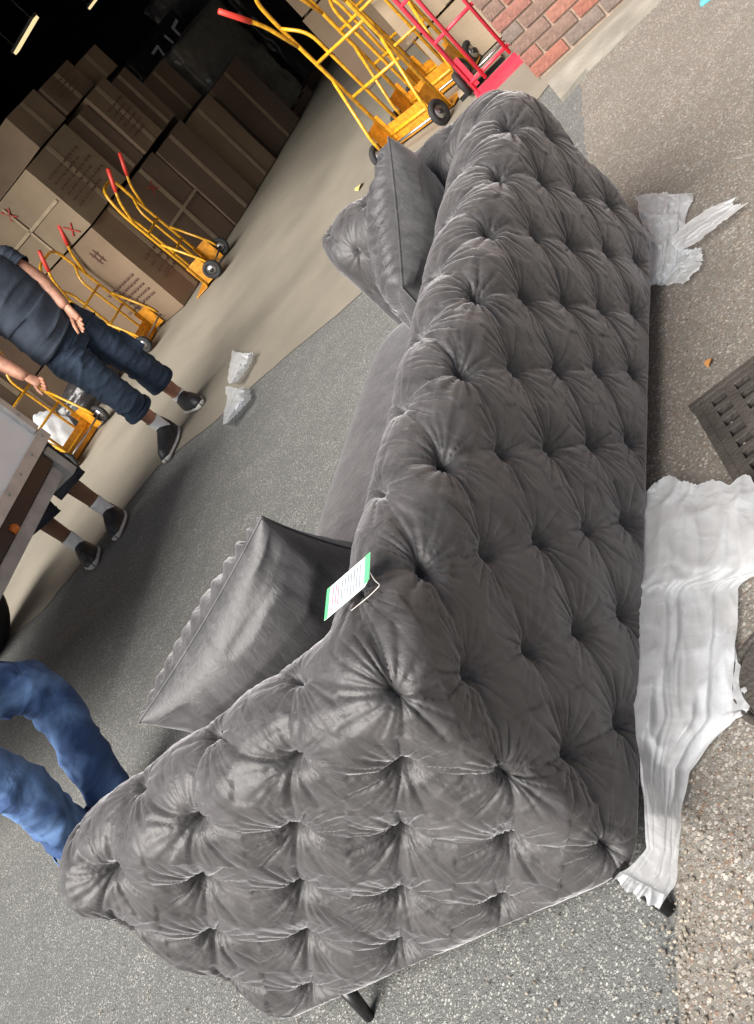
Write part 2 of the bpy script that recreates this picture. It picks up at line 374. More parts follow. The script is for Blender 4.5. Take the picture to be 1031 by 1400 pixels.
# facade above and left of the door, warehouse shell
def slab(name, s0, s1, d0, d1, z0, z1, mat, kind='structure'):
    return tag(box(name, fp((s0 + s1) / 2, (d0 + d1) / 2, (z0 + z1) / 2), (s1 - s0, d1 - d0, z1 - z0), mat, None, rot), kind=kind)
slab('facade_lintel', -14, -.004, .02, .33, 3.6, 5, M['mortar'])
slab('facade_wall_left', -20, -14, .02, .33, 0, 5, M['mortar'])
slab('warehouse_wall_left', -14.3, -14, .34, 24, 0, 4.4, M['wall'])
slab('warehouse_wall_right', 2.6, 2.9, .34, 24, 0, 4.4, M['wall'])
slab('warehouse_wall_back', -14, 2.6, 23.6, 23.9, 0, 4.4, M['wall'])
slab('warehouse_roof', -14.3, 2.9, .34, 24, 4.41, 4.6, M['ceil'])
for i, ((x0, y0), (x1, y1)) in enumerate([((22, 72), (50, 24)), ((122, 12), (140, -12))]):
    a = at(x0, y0, 3.3); b = at(x1, y1, 3.3)
    hw = empty('strip_light', (a + b) / 2, label=['nearer dim yellow strip light high in the dark warehouse', 'farther yellow strip light at the top edge of the dark warehouse'][i], cat='strip light', group='strip lights in the dark warehouse')
    d = (b - a); d.z = 0
    ln = min(1.8, d.length); d.normalize(); rr = Matrix((d, d.cross(Vector((0, 0, -1))), Vector((0, 0, 1)))).transposed()
    box('housing', (0, 0, .05), (ln, .14, .05), M['beam'], hw, rr); box('tube_cover', (0, 0, 0), (ln * .97, .10, .05), M['glow'], hw, rr)
    for s in (-1, 1): tube('hanging_rod', [d * s * ln * .4 + Vector((0, 0, .07)), d * s * ln * .4 + Vector((0, 0, 1.1))], .008, M['beam'], hw)

# ------------------------------------------------------------------ sofa
SA = Vector((-.19, 1.306, 0)); SU = Vector((.668, .744, 0)).normalized(); SN = Vector((-SU.y, SU.x, 0))
def sw(x, y, z=0): return SA + SU * x + SN * y + Vector((0, 0, z))
sofa = empty('tufted_sofa', sw(1.0, .4), label='long grey velvet deep buttoned sofa seen from behind one arm', cat='sofa')
def rel(o): o.location = -Vector(sofa.location)      # children built in world coordinates
CA, CB, CT = .25, .255, .131                          # cell along arm, along back, per button row
ARM = 3.32
def plan(sig, inner):
    """plan curve through the U for cell coordinate sig"""
    pN = np.array([-.155, .845]); p0 = np.array([0, 0.]); p1 = np.array([2.12, -.01]); pF = np.array([2.17, .75])
    if inner:
        pN = np.array([.075, .815]); p0 = np.array([.205, .215]); p1 = np.array([1.90, .225]); pF = np.array([1.94, .73])
    s = np.asarray(sig, float); out = np.zeros(s.shape + (2,))
    a = np.clip(-s / ARM, 0, 1)[..., None]; c = np.clip((s - 8) / ARM, 0, 1)[..., None]; b = np.clip(s / 8, 0, 1)[..., None]
    base = p0 * (1 - b) + p1 * b
    return np.where((s < 0)[..., None], p0 * (1 - a) + pN * a, np.where((s > 8)[..., None], p1 * (1 - c) + pF * c, base))
NS, NT = 1120, 262
e_cap = .5
sig = np.linspace(-ARM - e_cap, 8 + ARM + e_cap, NS)
def smooth_plan(inner, width):
    fine = np.linspace(-ARM - 1.5, 8 + ARM + 1.5, 4000); 
    def ext(s):                                       # straight extension past the arm fronts
        core_ = plan(np.clip(s, -ARM, 8 + ARM), inner)
        return core_
    P_ = ext(fine); h = fine[1] - fine[0]; k_ = int(width / h); ker = np.exp(-.5 * (np.arange(-3 * k_, 3 * k_ + 1) / k_) ** 2); ker /= ker.sum()
    Q = np.stack([np.convolve(np.pad(P_[:, i], 3 * k_, mode='edge'), ker, 'valid') for i in range(2)], -1)
    ends = (fine < -ARM + 1) | (fine > 8 + ARM - 1)
    Q[ends] = P_[ends]
    return np.stack([np.interp(sig, fine, Q[:, i]) for i in range(2)], -1)
PO = smooth_plan(False, .15); PI_ = smooth_plan(True, .06)
# arm fronts: half-round closing towards the centre line
over = np.clip(np.maximum(-ARM - sig, sig - 8 - ARM) / e_cap, 0, 1)
gcap = (1 - over ** 2.6) ** (1 / 2.6); gcap[over >= 1] = 0
dirN = np.array([-.155, .845]) / np.hypot(.155, .845); dirF = np.array([.08, .80]) / np.hypot(.08, .80)
ddir = np.where((sig < 4)[:, None], dirN, dirF)
bump_front = (over ** .9 * .085)[:, None] * ddir
mid = (PO + PI_) / 2
PO = mid + (PO - mid) * gcap[:, None] + bump_front; PI_ = mid + (PI_ - mid) * gcap[:, None] + bump_front
T1, T2, TE = .525, .855, 1.10
tt = np.linspace(-.03, TE, NT)
phi = np.clip((tt - T1) / (T2 - T1), 0, 1) * np.pi
wv = .5 * (1 - np.cos(phi))
zz = np.where(tt < T1, .085 + tt, .085 + T1 + .105 * np.sin(phi) - np.clip(tt - T2, 0, 9))
under = np.clip(-tt / .03, 0, 1)                     # tuck under the bottom edge
zz = np.where(tt < 0, .085 - .012 * under, zz)
wv = wv + under * .22
XY = PO[:, None, :] * (1 - wv[None, :, None]) + PI_[:, None, :] * wv[None, :, None]
ZZ = np.broadcast_to(zz[None, :], XY.shape[:2]).copy()
ZZ -= np.clip(1 - gcap, 0, 1)[:, None] * .05 * (np.sin(phi) > .01)[None, :] * np.sin(phi)[None, :]
ZZ += .042 * np.clip(XY[..., 0] / 2.04, -.1, 1.05) * np.clip((ZZ - .1) / .6, 0, 1)
B = np.concatenate([XY, ZZ[..., None]], -1)           # base surface, sofa-local
du = np.gradient(B, axis=0); dv = np.gradient(B, axis=1)
Nn = np.cross(du, dv); ln = np.linalg.norm(Nn, axis=-1, keepdims=True); Nn = Nn / np.maximum(ln, 1e-9)
if Nn[NS // 2, 60, 1] > 0: Nn = -Nn
S, T = np.meshgrid(sig, tt, indexing='ij')
warp = .05 * vnoise((NS, NT), (34, 9), 3); warp2 = .05 * vnoise((NS, NT), (30, 8), 4)
r_ = (T - .05) / CT
def tuft(S, r_, amp=1.0):
    a = S + r_ / 2; b = S - r_ / 2
    da = np.abs(a - np.round(a)); db = np.abs(b - np.round(b))
    # nearest button
    ia = np.round(a); ib = np.round(b)
    sb = (ia + ib) / 2; rb = (ia - ib)
    dx = (S - sb) * .252; dy = (r_ - rb) * CT
    rho = np.hypot(dx, dy); ang = np.arctan2(dy, dx)
    rnd = np.sin(ia * 12.9898 + ib * 78.233) * 43758.5453; rnd = rnd - np.floor(rnd)
    rn2 = np.sin(ia * 39.346 + ib * 11.135) * 24634.6345; rn2 = rn2 - np.floor(rn2)
    puff = (np.sin(np.pi * np.clip(da, 0, .5)) * np.sin(np.pi * np.clip(db, 0, .5))) ** .9
    h = .011 * puff * (.7 + .6 * rnd)
    # pleats between buttons: a steep family and a shallow one, some faint and some sharp
    ga = np.exp(-(da / .030)); gb = np.exp(-(db / .024))
    al = np.exp(-(rho / .075) ** 2)
    h -= .0065 * ga * (.15 + .9 * rnd ** 2 + .5 * al) + .0065 * gb * (.15 + .9 * rn2 ** 2 + .5 * al)
    # deep pit under every button with a wide soft funnel
    h -= (.018 + .008 * rnd) * np.exp(-(rho / .046) ** 1.1) + (.036 + .014 * rn2) * np.exp(-(rho / .017) ** 1.6)
    # gathers: creases running out of the button
    w1 = 1 - np.abs(np.cos(ang * 5.5 + rnd * 6.28 + .8 * np.sin(ang * 2 + rn2 * 6)))
    w2 = 1 - np.abs(np.cos(ang * 9.5 + rn2 * 6.28 + .9 * np.sin(ang * 3 + rnd * 5)))
    env = np.exp(-(rho / (.048 + .03 * rnd))) * np.clip(rho / .012, 0, 1)
    h -= env * (.014 * w1 ** 3 + .012 * w2 ** 3)
    # doubled folds along the vertical run between buttons
    h += .0022 * np.cos(da * 95) * np.exp(-da / .09) * np.exp(-(rho / .09)) + .0018 * np.cos(db * 90) * np.exp(-db / .08) * np.exp(-(rho / .09))
    return h * amp, (ia, ib, sb, rb, rho)
h, info = tuft(S + warp * .35 * 0, r_)
h += .006 * vnoise((NS, NT), (40, 10), 5) + .0016 * vnoise((NS, NT), (220, 40), 6)
# long soft drag wrinkles
dw_ = vnoise((NS, NT), (26, 60), 8); h += .0022 * (1 - np.abs(dw_)) ** 4 * (vnoise((NS, NT), (14, 5), 9) > 0)
fade = np.clip((T + .01) / .035, 0, 1); fade = fade * fade * (3 - 2 * fade)
cap_fade = 1 - .75 * np.clip(over, 0, 1)[:, None] ** 2
inner_fade = 1 - .55 * np.clip((T - T2) / .1, 0, 1)
back_flat = np.where((S > .3) & (S < 8), 1 - .38 * np.clip((.60 - T) / .12, 0, 1), 1)
back_flat = back_flat * (1 - .62 * np.clip((T - .60) / .14, 0, 1))
D = (h * back_flat + .004) * fade * cap_fade * inner_fade
Vs = B + Nn * D[..., None]
Vs[..., 2] = np.maximum(Vs[..., 2], .07)
def to_world(V):
    o = np.empty_like(V); o[..., 0] = SA.x + SU.x * V[..., 0] + SN.x * V[..., 1]; o[..., 1] = SA.y + SU.y * V[..., 0] + SN.y * V[..., 1]; o[..., 2] = V[..., 2]
    return o
WV = to_world(Vs)
rel(grid_mesh('upholstery_shell', WV, M['velvet'], sofa))
# covered buttons at the bottom of the tufts
bb = bmesh.new(); bmesh.ops.create_uvsphere(bb, u_segments=10, v_segments=6, radius=.010); 
for v in bb.verts: v.co.z *= .45
bmb = bpy.data.meshes.new('button'); bb.to_mesh(bmb); bb.free(); bmb.materials.append(M['velvet']); bmb.polygons.foreach_set('use_smooth', [True] * len(bmb.polygons))
WN = np.cross(np.gradient(WV, axis=0), np.gradient(WV, axis=1))
for rr in range(0, 8):
    for k_ in range(-4, 12):
        s_ = k_ + (.5 if rr % 2 else 0)
        if s_ < -ARM + .05 or s_ > 8 + ARM - .05: continue
        i = int(np.argmin(np.abs(sig - s_))); j = int(np.argmin(np.abs(tt - (.05 + rr * CT))))
        p = Vector(WV[i, j]); nb = (SU * float(Nn[i, j][0]) + SN * float(Nn[i, j][1]) + Vector((0, 0, float(Nn[i, j][2])))).normalized()
        o = bpy.data.objects.new('button', bmb); COL.objects.link(o); o.parent = sofa
        o.matrix_local = Matrix.Translation(p + nb * .002 - Vector(sofa.location)) @ nb.to_track_quat('Z', 'Y').to_matrix().to_4x4()
# underside, seat base and cushion
bm = bmesh.new()
vs = [bm.verts.new(sw(*p, .088)) for p in [(.02, .04), (2.08, .04), (2.12, .72), (1.96, .74), (1.86, .82), (.14, .84), (-.05, .83), (-.12, .82)]]
bm.faces.new(vs); rel(frombm('underside_lining', bm, M['black'], sofa))
def puffy(name, x0, x1, y0, y1, z0, z1, mat, parent, rad=.05, crown=.02, seed=1, n=60):
    """rounded upholstered block from superquadric grid"""
    u = np.linspace(-1, 1, n * 2); v = np.linspace(-1, 1, n)
    th = np.linspace(0, 2 * np.pi, n * 3); ps = np.linspace(-np.pi / 2, np.pi / 2, n)
    THh, PS = np.meshgrid(th, ps, indexing='ij'); q = .22
    sg = lambda c, e_: np.sign(c) * np.abs(c) ** e_
    X = sg(np.cos(PS), q) * sg(np.cos(THh), q); Y = sg(np.cos(PS), q) * sg(np.sin(THh), q); Z = sg(np.sin(PS), q)
    Zc = Z * (1 + crown * (1 - X ** 2) * (1 - Y ** 2) / max(.01, (z1 - z0) / 2))
    nz = .004 * vnoise(X.shape, (14, 8), seed)
    V = np.stack([(x0 + x1) / 2 + X * ((x1 - x0) / 2 + nz), (y0 + y1) / 2 + Y * ((y1 - y0) / 2 + nz), (z0 + z1) / 2 + Zc * (z1 - z0) / 2], -1)
    V[-1] = V[0]
    return grid_mesh(name, to_world(V), mat, parent)
rel(puffy('seat_base', .16, 1.95, .17, .83, .09, .27, M['velvet'], sofa, seed=3))
rel(puffy('seat_cushion', .15, 1.94, .17, .87, .23, .41, M['velvet'], sofa, crown=.03, seed=4))
for (x, y, ox, oy) in [(-.005, .025, -.035, -.035), (-.112, .715, -.033, .005), (2.04, .07, .05, -.05), (2.06, .66, .05, .05)]:
    bm = bmesh.new(); tube_bm(bm, [sw(x, y, .10), sw(x + ox, y + oy, 0)], [.018, .012], 12)
    rel(frombm('leg', bm, M['black'], sofa, True))

# ------------------------------------------------------------------ pillows
def pillow(name, c00, c10, c11, c01, thick, mat, seed, gather=1, n=90, pw=.62, **k):
    c00, c10, c11, c01 = [np.array(v) for v in (c00, c10, c11, c01)]
    nrm = np.cross(c10 - c00, c01 - c00); nrm /= np.linalg.norm(nrm)
    cen = (c00 + c10 + c11 + c01) / 4
    root = empty(name, Vector(cen), **k)
    u = np.sin(np.linspace(-np.pi / 2, np.pi / 2, n)); U, V = np.meshgrid(u, u, indexing='ij')
    inset = .055
    def surf(sgn, sd):
        U2 = U * (1 - inset * (1 - V ** 2)); V2 = V * (1 - inset * (1 - U ** 2))
        a = (U2 + 1) / 2; b = (V2 + 1) / 2
        P_ = c00 * ((1 - a) * (1 - b))[..., None] + c10 * (a * (1 - b))[..., None] + c11 * (a * b)[..., None] + c01 * ((1 - a) * b)[..., None]
        hh = thick / 2 * ((1 - np.abs(U) ** 2.2) * (1 - np.abs(V) ** 2.2)) ** pw
        edge = np.minimum(1 - np.abs(U), 1 - np.abs(V))
        wr = .020 * np.clip(vnoise(U.shape, (5, 11), sd), 0, 1) ** .5 * np.sin(np.pi * np.clip(edge * 1.2, 0, 1)) * -1
        fold = .008 * np.abs(np.sin(6.5 * (V + .35 * U + .3 * vnoise(U.shape, (3, 3), sd + 1)))) ** .4 * np.clip(edge * 2.5, 0, 1) * np.clip(1 - edge * 1.1, 0, 1)
        d = hh + wr - fold
        if sgn < 0 and gather:
            d = d + .016 * np.sin(U * 40 + 4 * vnoise(U.shape, (4, 6), sd + 3)) * np.exp(-np.clip(edge, 0, 1) / .4) * np.clip(edge / .04, 0, 1)
        P_ = P_ + nrm * (sgn * d)[..., None]
        return P_
    o1 = grid_mesh('front_panel', surf(1, seed) - cen, mat, root); o2 = grid_mesh('back_panel', surf(-1, seed + 7) - cen, mat, root)
    s0 = surf(1, seed) * .5 + surf(-1, seed) * .5 - cen
    loop = list(s0[:-1, 0]) + list(s0[-1, :-1]) + list(s0[:0:-1, -1]) + list(s0[0, :0:-1])
    loop = [Vector(p) for p in loop[::3]]
    tube('piping', loop, .0035, mat, root, 6, closed=True)
    return root
def swv(x, y, z): return list(sw(x, y, z))
T1p = np.array(swv(.47, .37, .805)); T2p = np.array(swv(.215, .83, .685))
e1 = T2p - T1p; dd = np.array(SU * .26 + SN * .24 - Vector((0, 0, .94))); dd = dd - e1 * (dd @ e1) / (e1 @ e1); dd /= np.linalg.norm(dd); dd *= .41
pillow('scatter_pillow', T1p, T2p, T2p + dd, T1p + dd, .30, M['velvet_pillow'], 11, pw=.5, label='grey velvet cushion leaning on the near arm beside the white and green tag', cat='cushion', group='scatter cushions on the sofa')
T1q = np.array(swv(1.87, .30, .885)); T2q = np.array(swv(1.44, .36, .66))
e1 = T2q - T1q; dd = np.array(SU * .28 + SN * .40 - Vector((0, 0, .86))); dd = dd - e1 * (dd @ e1) / (e1 @ e1); dd /= np.linalg.norm(dd); dd *= .42
pillow('scatter_pillow', T1q, T2q, T2q + dd, T1q + dd, .29, M['velvet_pillow'], 23, pw=.44, label='plump grey cushion standing edge on at the far arm of the sofa', cat='cushion', group='scatter cushions on the sofa')

# price tag lying on the top of the back
tgc = [at(507, 755, .752), at(505, 797, .752), at(443, 853, .748), at(448, 806, .748)]
ctr = sum(tgc, Vector()) / 4; tg = empty('price_tag', ctr, label='white hang tag with green borders on top of the sofa back', cat='price tag')
ux = (tgc[3] - tgc[0]); uy = (tgc[1] - tgc[0]); nzv = uy.cross(ux).normalized()
if nzv.z < 0: nzv = -nzv
def tagpoly(name, us, z, mat, th=.0006):
    bm = bmesh.new(); vs = [bm.verts.new(tgc[0] - ctr + ux * a + uy * b + nzv * z) for a, b in us]
    f = bm.faces.new(vs); r = bmesh.ops.extrude_face_region(bm, geom=[f])
    for v in [g for g in r['geom'] if isinstance(g, bmesh.types.BMVert)]: v.co += nzv * th
    bmesh.ops.recalc_face_normals(bm, faces=bm.faces); return frombm(name, bm, mat, tg)
tagpoly('card', [(0, 0), (0, .86), (.10, 1), (1, 1), (1, 0)], 0, M['tagw'])
tagpoly('green_border', [(0, 0), (0, .86), (.04, .93), (.115, .93), (.115, 0)], .0009, M['tagg'], .0002)
tagpoly('green_border', [(.93, 0), (.93, 1), (1, 1), (1, 0)], .0009, M['tagg'], .0002)
for i, (a, b0, b1, mm) in enumerate([(.21, .15, .93, 'greyink'), (.28, .15, .9, 'greyink'), (.34, .12, .85, 'greyink'), (.41, .2, .92, 'greyink'), (.48, .12, .7, 'greyink'), (.55, .15, .6, 'greyink'), (.62, .12, .8, 'greyink'), (.70, .12, .85, 'pinkink'), (.76, .12, .75, 'pinkink'), (.83, .12, .88, 'pinkink')]):
    tagpoly('print_line', [(a, b0), (a, b1), (a + .022, b1), (a + .022, b0)], .0009, M[mm], .0002)
st = [tgc[0] * .35 + tgc[1] * .65, at(512, 793, .756), at(520, 800, .754), at(514, 806, .752), at(505, 815, .748), at(480, 835, .748)]
tube('string', [p - ctr for p in rounded(st, .02, 4)], .0009, M['string'], tg, 5)

# ------------------------------------------------------------------ foam wrap and plastic
def sheet(name, rows, zfun, mat, nu=70, nv=160, seed=1, ragged=.02, fold=.012, nf=5, **k):
    """rows: [(left px, right px)] from one end to the other, draped over the ground"""
    rows = np.array(rows, float); t = np.linspace(0, 1, len(rows)); v = np.linspace(0, 1, nv); u = np.linspace(0, 1, nu)
    Lr = np.stack([np.interp(v, t, rows[:, 0, i]) for i in range(2)], -1); Rr = np.stack([np.interp(v, t, rows[:, 1, i]) for i in range(2)], -1)
    wb = vnoise((2, nv), (1, 22), seed + 90); wc = vnoise((2, nv), (1, 22), seed + 91); sc_ = np.minimum(1, np.linalg.norm(Rr - Lr, axis=-1) / 100)[:, None] * 6
    Lr = Lr + np.stack([wb[0], wc[0]], -1) * sc_ * .5; Rr = Rr + np.stack([wb[1], wc[1]], -1) * sc_
    U, Vv = np.meshgrid(u, v, indexing='ij')
    px = Lr[None] * (1 - U)[..., None] + Rr[None] * U[..., None]
    n1 = vnoise((nu, nv), (max(2, nf - 2), 3), seed); n2 = vnoise((nu, nv), (nf, 12), seed + 1); n3 = vnoise((nu, nv), (nf * 2, 26), seed + 2)
    # ragged ends and sides
    ends = np.clip(1 - Vv / .05, 0, 1) + np.clip(1 - (1 - Vv) / .05, 0, 1)
    jag = vnoise((nu, 2), (9, 1), seed + 5)[:, 0] * 1.2 + .25 * np.random.default_rng(seed + 5).uniform(-1, 1, nu)
    wpx = np.linalg.norm(Rr - Lr, axis=-1)[None, :]; fold = fold * np.clip(wpx / 120, .25, 1)
    z = zfun(U, Vv) + fold * .9 * (1 - np.abs(n1)) ** 4 + fold * .25 * (1 - np.abs(n2)) ** 3 + fold * .12 * n3
    z += fold * .8 * np.exp(-((U - .33 - .10 * n1) / .035) ** 2) + fold * .7 * np.exp(-((U - .68 + .15 * n1) / .03) ** 2)
    rg = np.zeros((nu, nv))
    for q_, (ca, cb, am) in enumerate([(3, 6, 1.), (5, 14, .4), (9, 40, .12)]):
        rg += am * (1 - np.abs(vnoise((nu, nv), (ca, cb), seed + 50 + q_) + .35 * vnoise((nu, nv), (ca * 2, cb), seed + 70 + q_))) ** 5
    z = z * .55 + zfun(U, Vv) * .45 + fold * .85 * rg
    z = np.maximum(z, .008 + .002 * np.abs(n2))
    V = np.zeros((nu, nv, 3))
    for i in range(nu):
        for j in range(nv):
            p = at(px[i, j, 0], px[i, j, 1], z[i, j]); V[i, j] = p
    dirv = V[:, -1] - V[:, 0]; dirv /= np.linalg.norm(dirv, axis=-1, keepdims=True)
    V += dirv[:, None, :] * (ends * jag[:, None] * ragged * np.where(Vv < .5, 1., .3))[..., None]
    V[..., 2] = np.maximum(V[..., 2], .007)
    o = grid_mesh(name, V, mat); tag(o, **k)
    return o
sheet('foam_wrap', [((893, 653), (1075, 655)), ((868, 690), (1080, 700)), ((864, 780), (1075, 770)), ((862, 830), (1010, 805)), ((864, 900), (1004, 880)), ((868, 980), (1003, 985)), ((874, 1040), (942, 1055)), ((880, 1100), (931, 1110)), ((884, 1160), (928, 1165)), ((860, 1186), (922, 1215)), ((838, 1203), (905, 1243))],
      lambda U, V: .115 * (1 - U) ** 1.2 * (.6 + .4 * V) + .01 + .20 * np.clip((V - .72) / .22, 0, 1), M['tissue'], seed=5, fold=.015, label='long white foam wrap sheet crumpled along the near sofa back', cat='foam wrap', group='white foam wrap on the paving')
sheet('foam_wrap', [((970, 860), (1000, 862)), ((955, 905), (1010, 905)), ((950, 935), (1026, 945)), ((955, 985), (1026, 972)), ((950, 1018), (985, 1000)), ((940, 1045), (952, 1035))],
      lambda U, V: .016 + 0 * U, M['tissue'], nu=40, nv=50, seed=15, fold=.008, label='pale loose corner of foam wrap lying flat under the long sheet', cat='foam wrap', group='white foam wrap on the paving')
sheet('foam_wrap', [((866, 262), (945, 258)), ((872, 285), (946, 275)), ((880, 310), (938, 300)), ((886, 340), (935, 330)), ((886, 370), (925, 365)), ((884, 391), (910, 385))],
      lambda U, V: .05 * (1 - U) + .01, M['tissue'], nu=50, nv=60, seed=9, fold=.03, label='crumpled white foam wrap poking out at the far sofa corner', cat='foam wrap', group='white foam wrap on the paving')
sheet('foam_wrap', [((1004, 270), (1013, 284)), ((968, 285), (985, 306)), ((935, 308), (955, 330)), ((918, 325), (925, 345))],
      lambda U, V: .03 + .01 * np.sin(3 * V), M['tissue'], nu=30, nv=50, seed=19, fold=.02, label='narrow strip of white foam wrap pointing away from the sofa', cat='foam wrap', group='white foam wrap on the paving')
sheet('foam_wrap', [((925, 335), (958, 342)), ((918, 355), (962, 352)), ((905, 372), (955, 370)), ((890, 388), (935, 388))],
      lambda U, V: .02 + .0 * V, M['film'], nu=30, nv=40, seed=29, fold=.02, label='small translucent flap of wrap beside the far sofa corner', cat='foam wrap', group='white foam wrap on the paving')
for i, (rows, lab) in enumerate([([((318, 478), (350, 484)), ((314, 500), (340, 502)), ((311, 520), (325, 522)), ((313, 524), (318, 524))], 'clear plastic bag on pale concrete at the threshold'), ([((308, 528), (342, 530)), ((310, 545), (343, 545)), ((306, 565), (328, 562)), ((305, 580), (312, 578))], 'clear plastic bag on the grey asphalt in front of the man')]):
    sheet('plastic_bag', rows, lambda U, V: .05 * np.sin(np.pi * U) + .02, M['film'], nu=30, nv=40, seed=40 + i, fold=.025, label=lab, cat='plastic bag', group='plastic bags by the threshold')

# ------------------------------------------------------------------ drain cover
dc = at(952, 560); dx = (at(1031, 500) - dc); dx.z = 0; dx.normalize(); dy = at(975, 672) - dc; dy.z = 0; dy = (dy - dx * dy.dot(dx)).normalized()
root = empty('drain_cover', dc, label='rectangular cast iron drain grate set in the paving by the foam wrap', cat='drain cover')
DWd, DHd, ncx, ncy = .46, .50, 6, 9
rt = Matrix((dx, dy, dx.cross(dy))).transposed()
def dl(a, b, z): return dx * a + dy * b + Vector((0, 0, z))
bm = bmesh.new(); px_, py_ = (DWd - .06) / ncx, (DHd - .06) / ncy
for i in range(ncx + 1): bx(bm, dl(.03 + i * px_, DHd / 2, .012), (.028, DHd - .05, .016), rt, .002)
frombm('bar', bm, M['iron'], root)['kind'] = 'stuff'
for j in range(ncy + 1): box('cross_bar', dl(DWd / 2, .03 + j * py_, .0115), (DWd - .05, .020, .016), M['iron'], root, rt, .002)
bm = bmesh.new()
for (a, b, s1, s2) in [(DWd / 2, .006, DWd + .02, .022), (DWd / 2, DHd - .006, DWd + .02, .022), (.006, DHd / 2, .022, DHd - .036), (DWd - .006, DHd / 2, .022, DHd - .036)]:
    bx(bm, dl(a, b, .010), (s1, s2, .024), rt, .004)
frombm('frame', bm, M['iron'], root)
box('pit_bottom', dl(DWd / 2, DHd / 2, .0045), (DWd - .03, DHd - .03, .002), M['pit'], root, rt)
# round access cover at the right edge of the photo
ac = at(1086, 918); root = empty('access_cover', ac, label='edge of a rusty iron access cover beside the foam wrap', cat='access cover')
bm = bmesh.new(); bmesh.ops.create_cone(bm, cap_ends=True, segments=48, radius1=.105, radius2=.10, depth=.016, matrix=Matrix.Translation((0, 0, .012))); frombm('lid', bm, M['iron'], root)
tube('rim', [(.118 * math.cos(a), .118 * math.sin(a), .010) for a in np.linspace(0, 2 * math.pi, 40, endpoint=False)], .009, M['iron'], root, 8, closed=True)
fr = at(1024, 1010); fr2 = at(1036, 1100)

# loose grit on the paving and along the joint, too small to count
bm = bmesh.new(); rg_ = random.Random(4)
for i in range(900):
    if i < 700: p = at(rg_.uniform(890, 1045), rg_.uniform(150, 1420))
    elif i < 760: p = at(930 + rg_.gauss(0, 14), rg_.uniform(1235, 1420))
    else: p = at(rg_.uniform(0, 900), rg_.uniform(1000, 1420))
    s_ = rg_.uniform(.0015, .0042) * (1.4 if rg_.random() < .08 else 1)
    mt_ = Matrix.Translation((p.x, p.y, .004 + s_ * .5)) @ Matrix.Rotation(rg_.uniform(0, 6), 4, 'Z') @ Matrix.Diagonal((s_ * rg_.uniform(.8, 1.6), s_, s_ * .7, 1))
    bmesh.ops.create_icosphere(bm, subdivisions=1, radius=1, matrix=mt_)
tag(frombm('loose_grit', bm, M['grit']), kind='stuff')
# leaves and litter
def leaf(px, py, s, mat, lab, rz):
    p = at(px, py, .008); bm = bmesh.new(); n = 8
    pts = [(s * (i / n - .5), s * .33 * math.sin(math.pi * (i / n) ** .8)) for i in range(n + 1)]
    up_ = [bm.verts.new((a, b, .006 * math.cos(a / s * 3) + b * .3)) for a, b in pts]; mid_ = [bm.verts.new((a, 0, .003)) for a, b in pts[1:-1]]
    lo = [bm.verts.new((a, -b * .8, .005 + b * .35)) for a, b in pts[1:-1]]
    for i in range(n):
        A = up_[i], up_[i + 1]
        m0 = mid_[i - 1] if i > 0 else up_[0]; m1 = mid_[i] if i < n - 1 else up_[n]
        for q0, q1 in ((A[0], A[1]), (lo[i - 1] if i > 0 else up_[0], lo[i] if i < n - 1 else up_[n])):
            vs = []
            for v in (q0, q1, m1, m0):
                if v not in vs: vs.append(v)
            if len(vs) > 2:
                try: bm.faces.new(vs)
                except ValueError: pass
    o = frombm('fallen_leaf', bm, mat); o.location = p; o.rotation_euler = (0, 0, rz); tag(o, lab, 'leaf', 'fallen leaves')
leaf(971, 496, .035, M['leaf'], 'orange dry leaf on the paving above the drain grate', .6)
leaf(953, 556, .028, M['leaf'], 'small orange leaf at the corner of the drain grate', 1.2)
leaf(492, 256, .11, M['leafy'], 'pale yellow leaf on the warehouse floor below the hand truck', .9)
bm = bmesh.new(); bx(bm, (0, 0, .01), (.10, .05, .016), None, .006); o = frombm('litter_wrapper', bm, M['blue']); o.location = at(968, -2, 0); o.rotation_euler = (0, 0, .7); tag(o, 'scrap of pale blue plastic at the far edge of the paving', 'litter')

# ------------------------------------------------------------------ cardboard boxes
boxlist = []
TXT = None
def print_lines(parent, face_o, fx, fz, x0, z0, x1, z1, n, mat, seed):
    """rows of illegible small print on a box side: short dashes, built as thin raised ink"""
    r = random.Random(seed); bm = bmesh.new(); nrm = fx.cross(fz)
    for i in range(n):
        z = z0 + (z1 - z0) * (i + .5) / n; x = x0
        hgt = abs(z1 - z0) / n * .3
        while x < x1:
            l = r.uniform(.015, .05); 
            if x + l > x1 or (i % 2 and x > x0 + (x1 - x0) * .75): break
            c = face_o + fx * (x + l / 2) + fz * z; bx(bm, c, (l, .0016, hgt), Matrix((fx, nrm, fz)).transposed()); x += l + r.uniform(.006, .02)
    o = frombm('box_print', bm, mat, parent); o['kind'] = 'stuff'; return o
def strokes(name, parent, o_, fx, fz, segs, wd, mat):
    bm = bmesh.new(); nrm = fx.cross(fz)
    for (a, b) in segs:
        A = o_ + fx * a[0] + fz * a[1]; B_ = o_ + fx * b[0] + fz * b[1]; d = (B_ - A); L = d.length; d.normalize()
        bx(bm, (A + B_) / 2, (L + wd * .5, .0016, wd), Matrix((d, nrm, nrm.cross(d) * -1 if False else d.cross(nrm))).transposed())
    return frombm(name, bm, mat, parent)
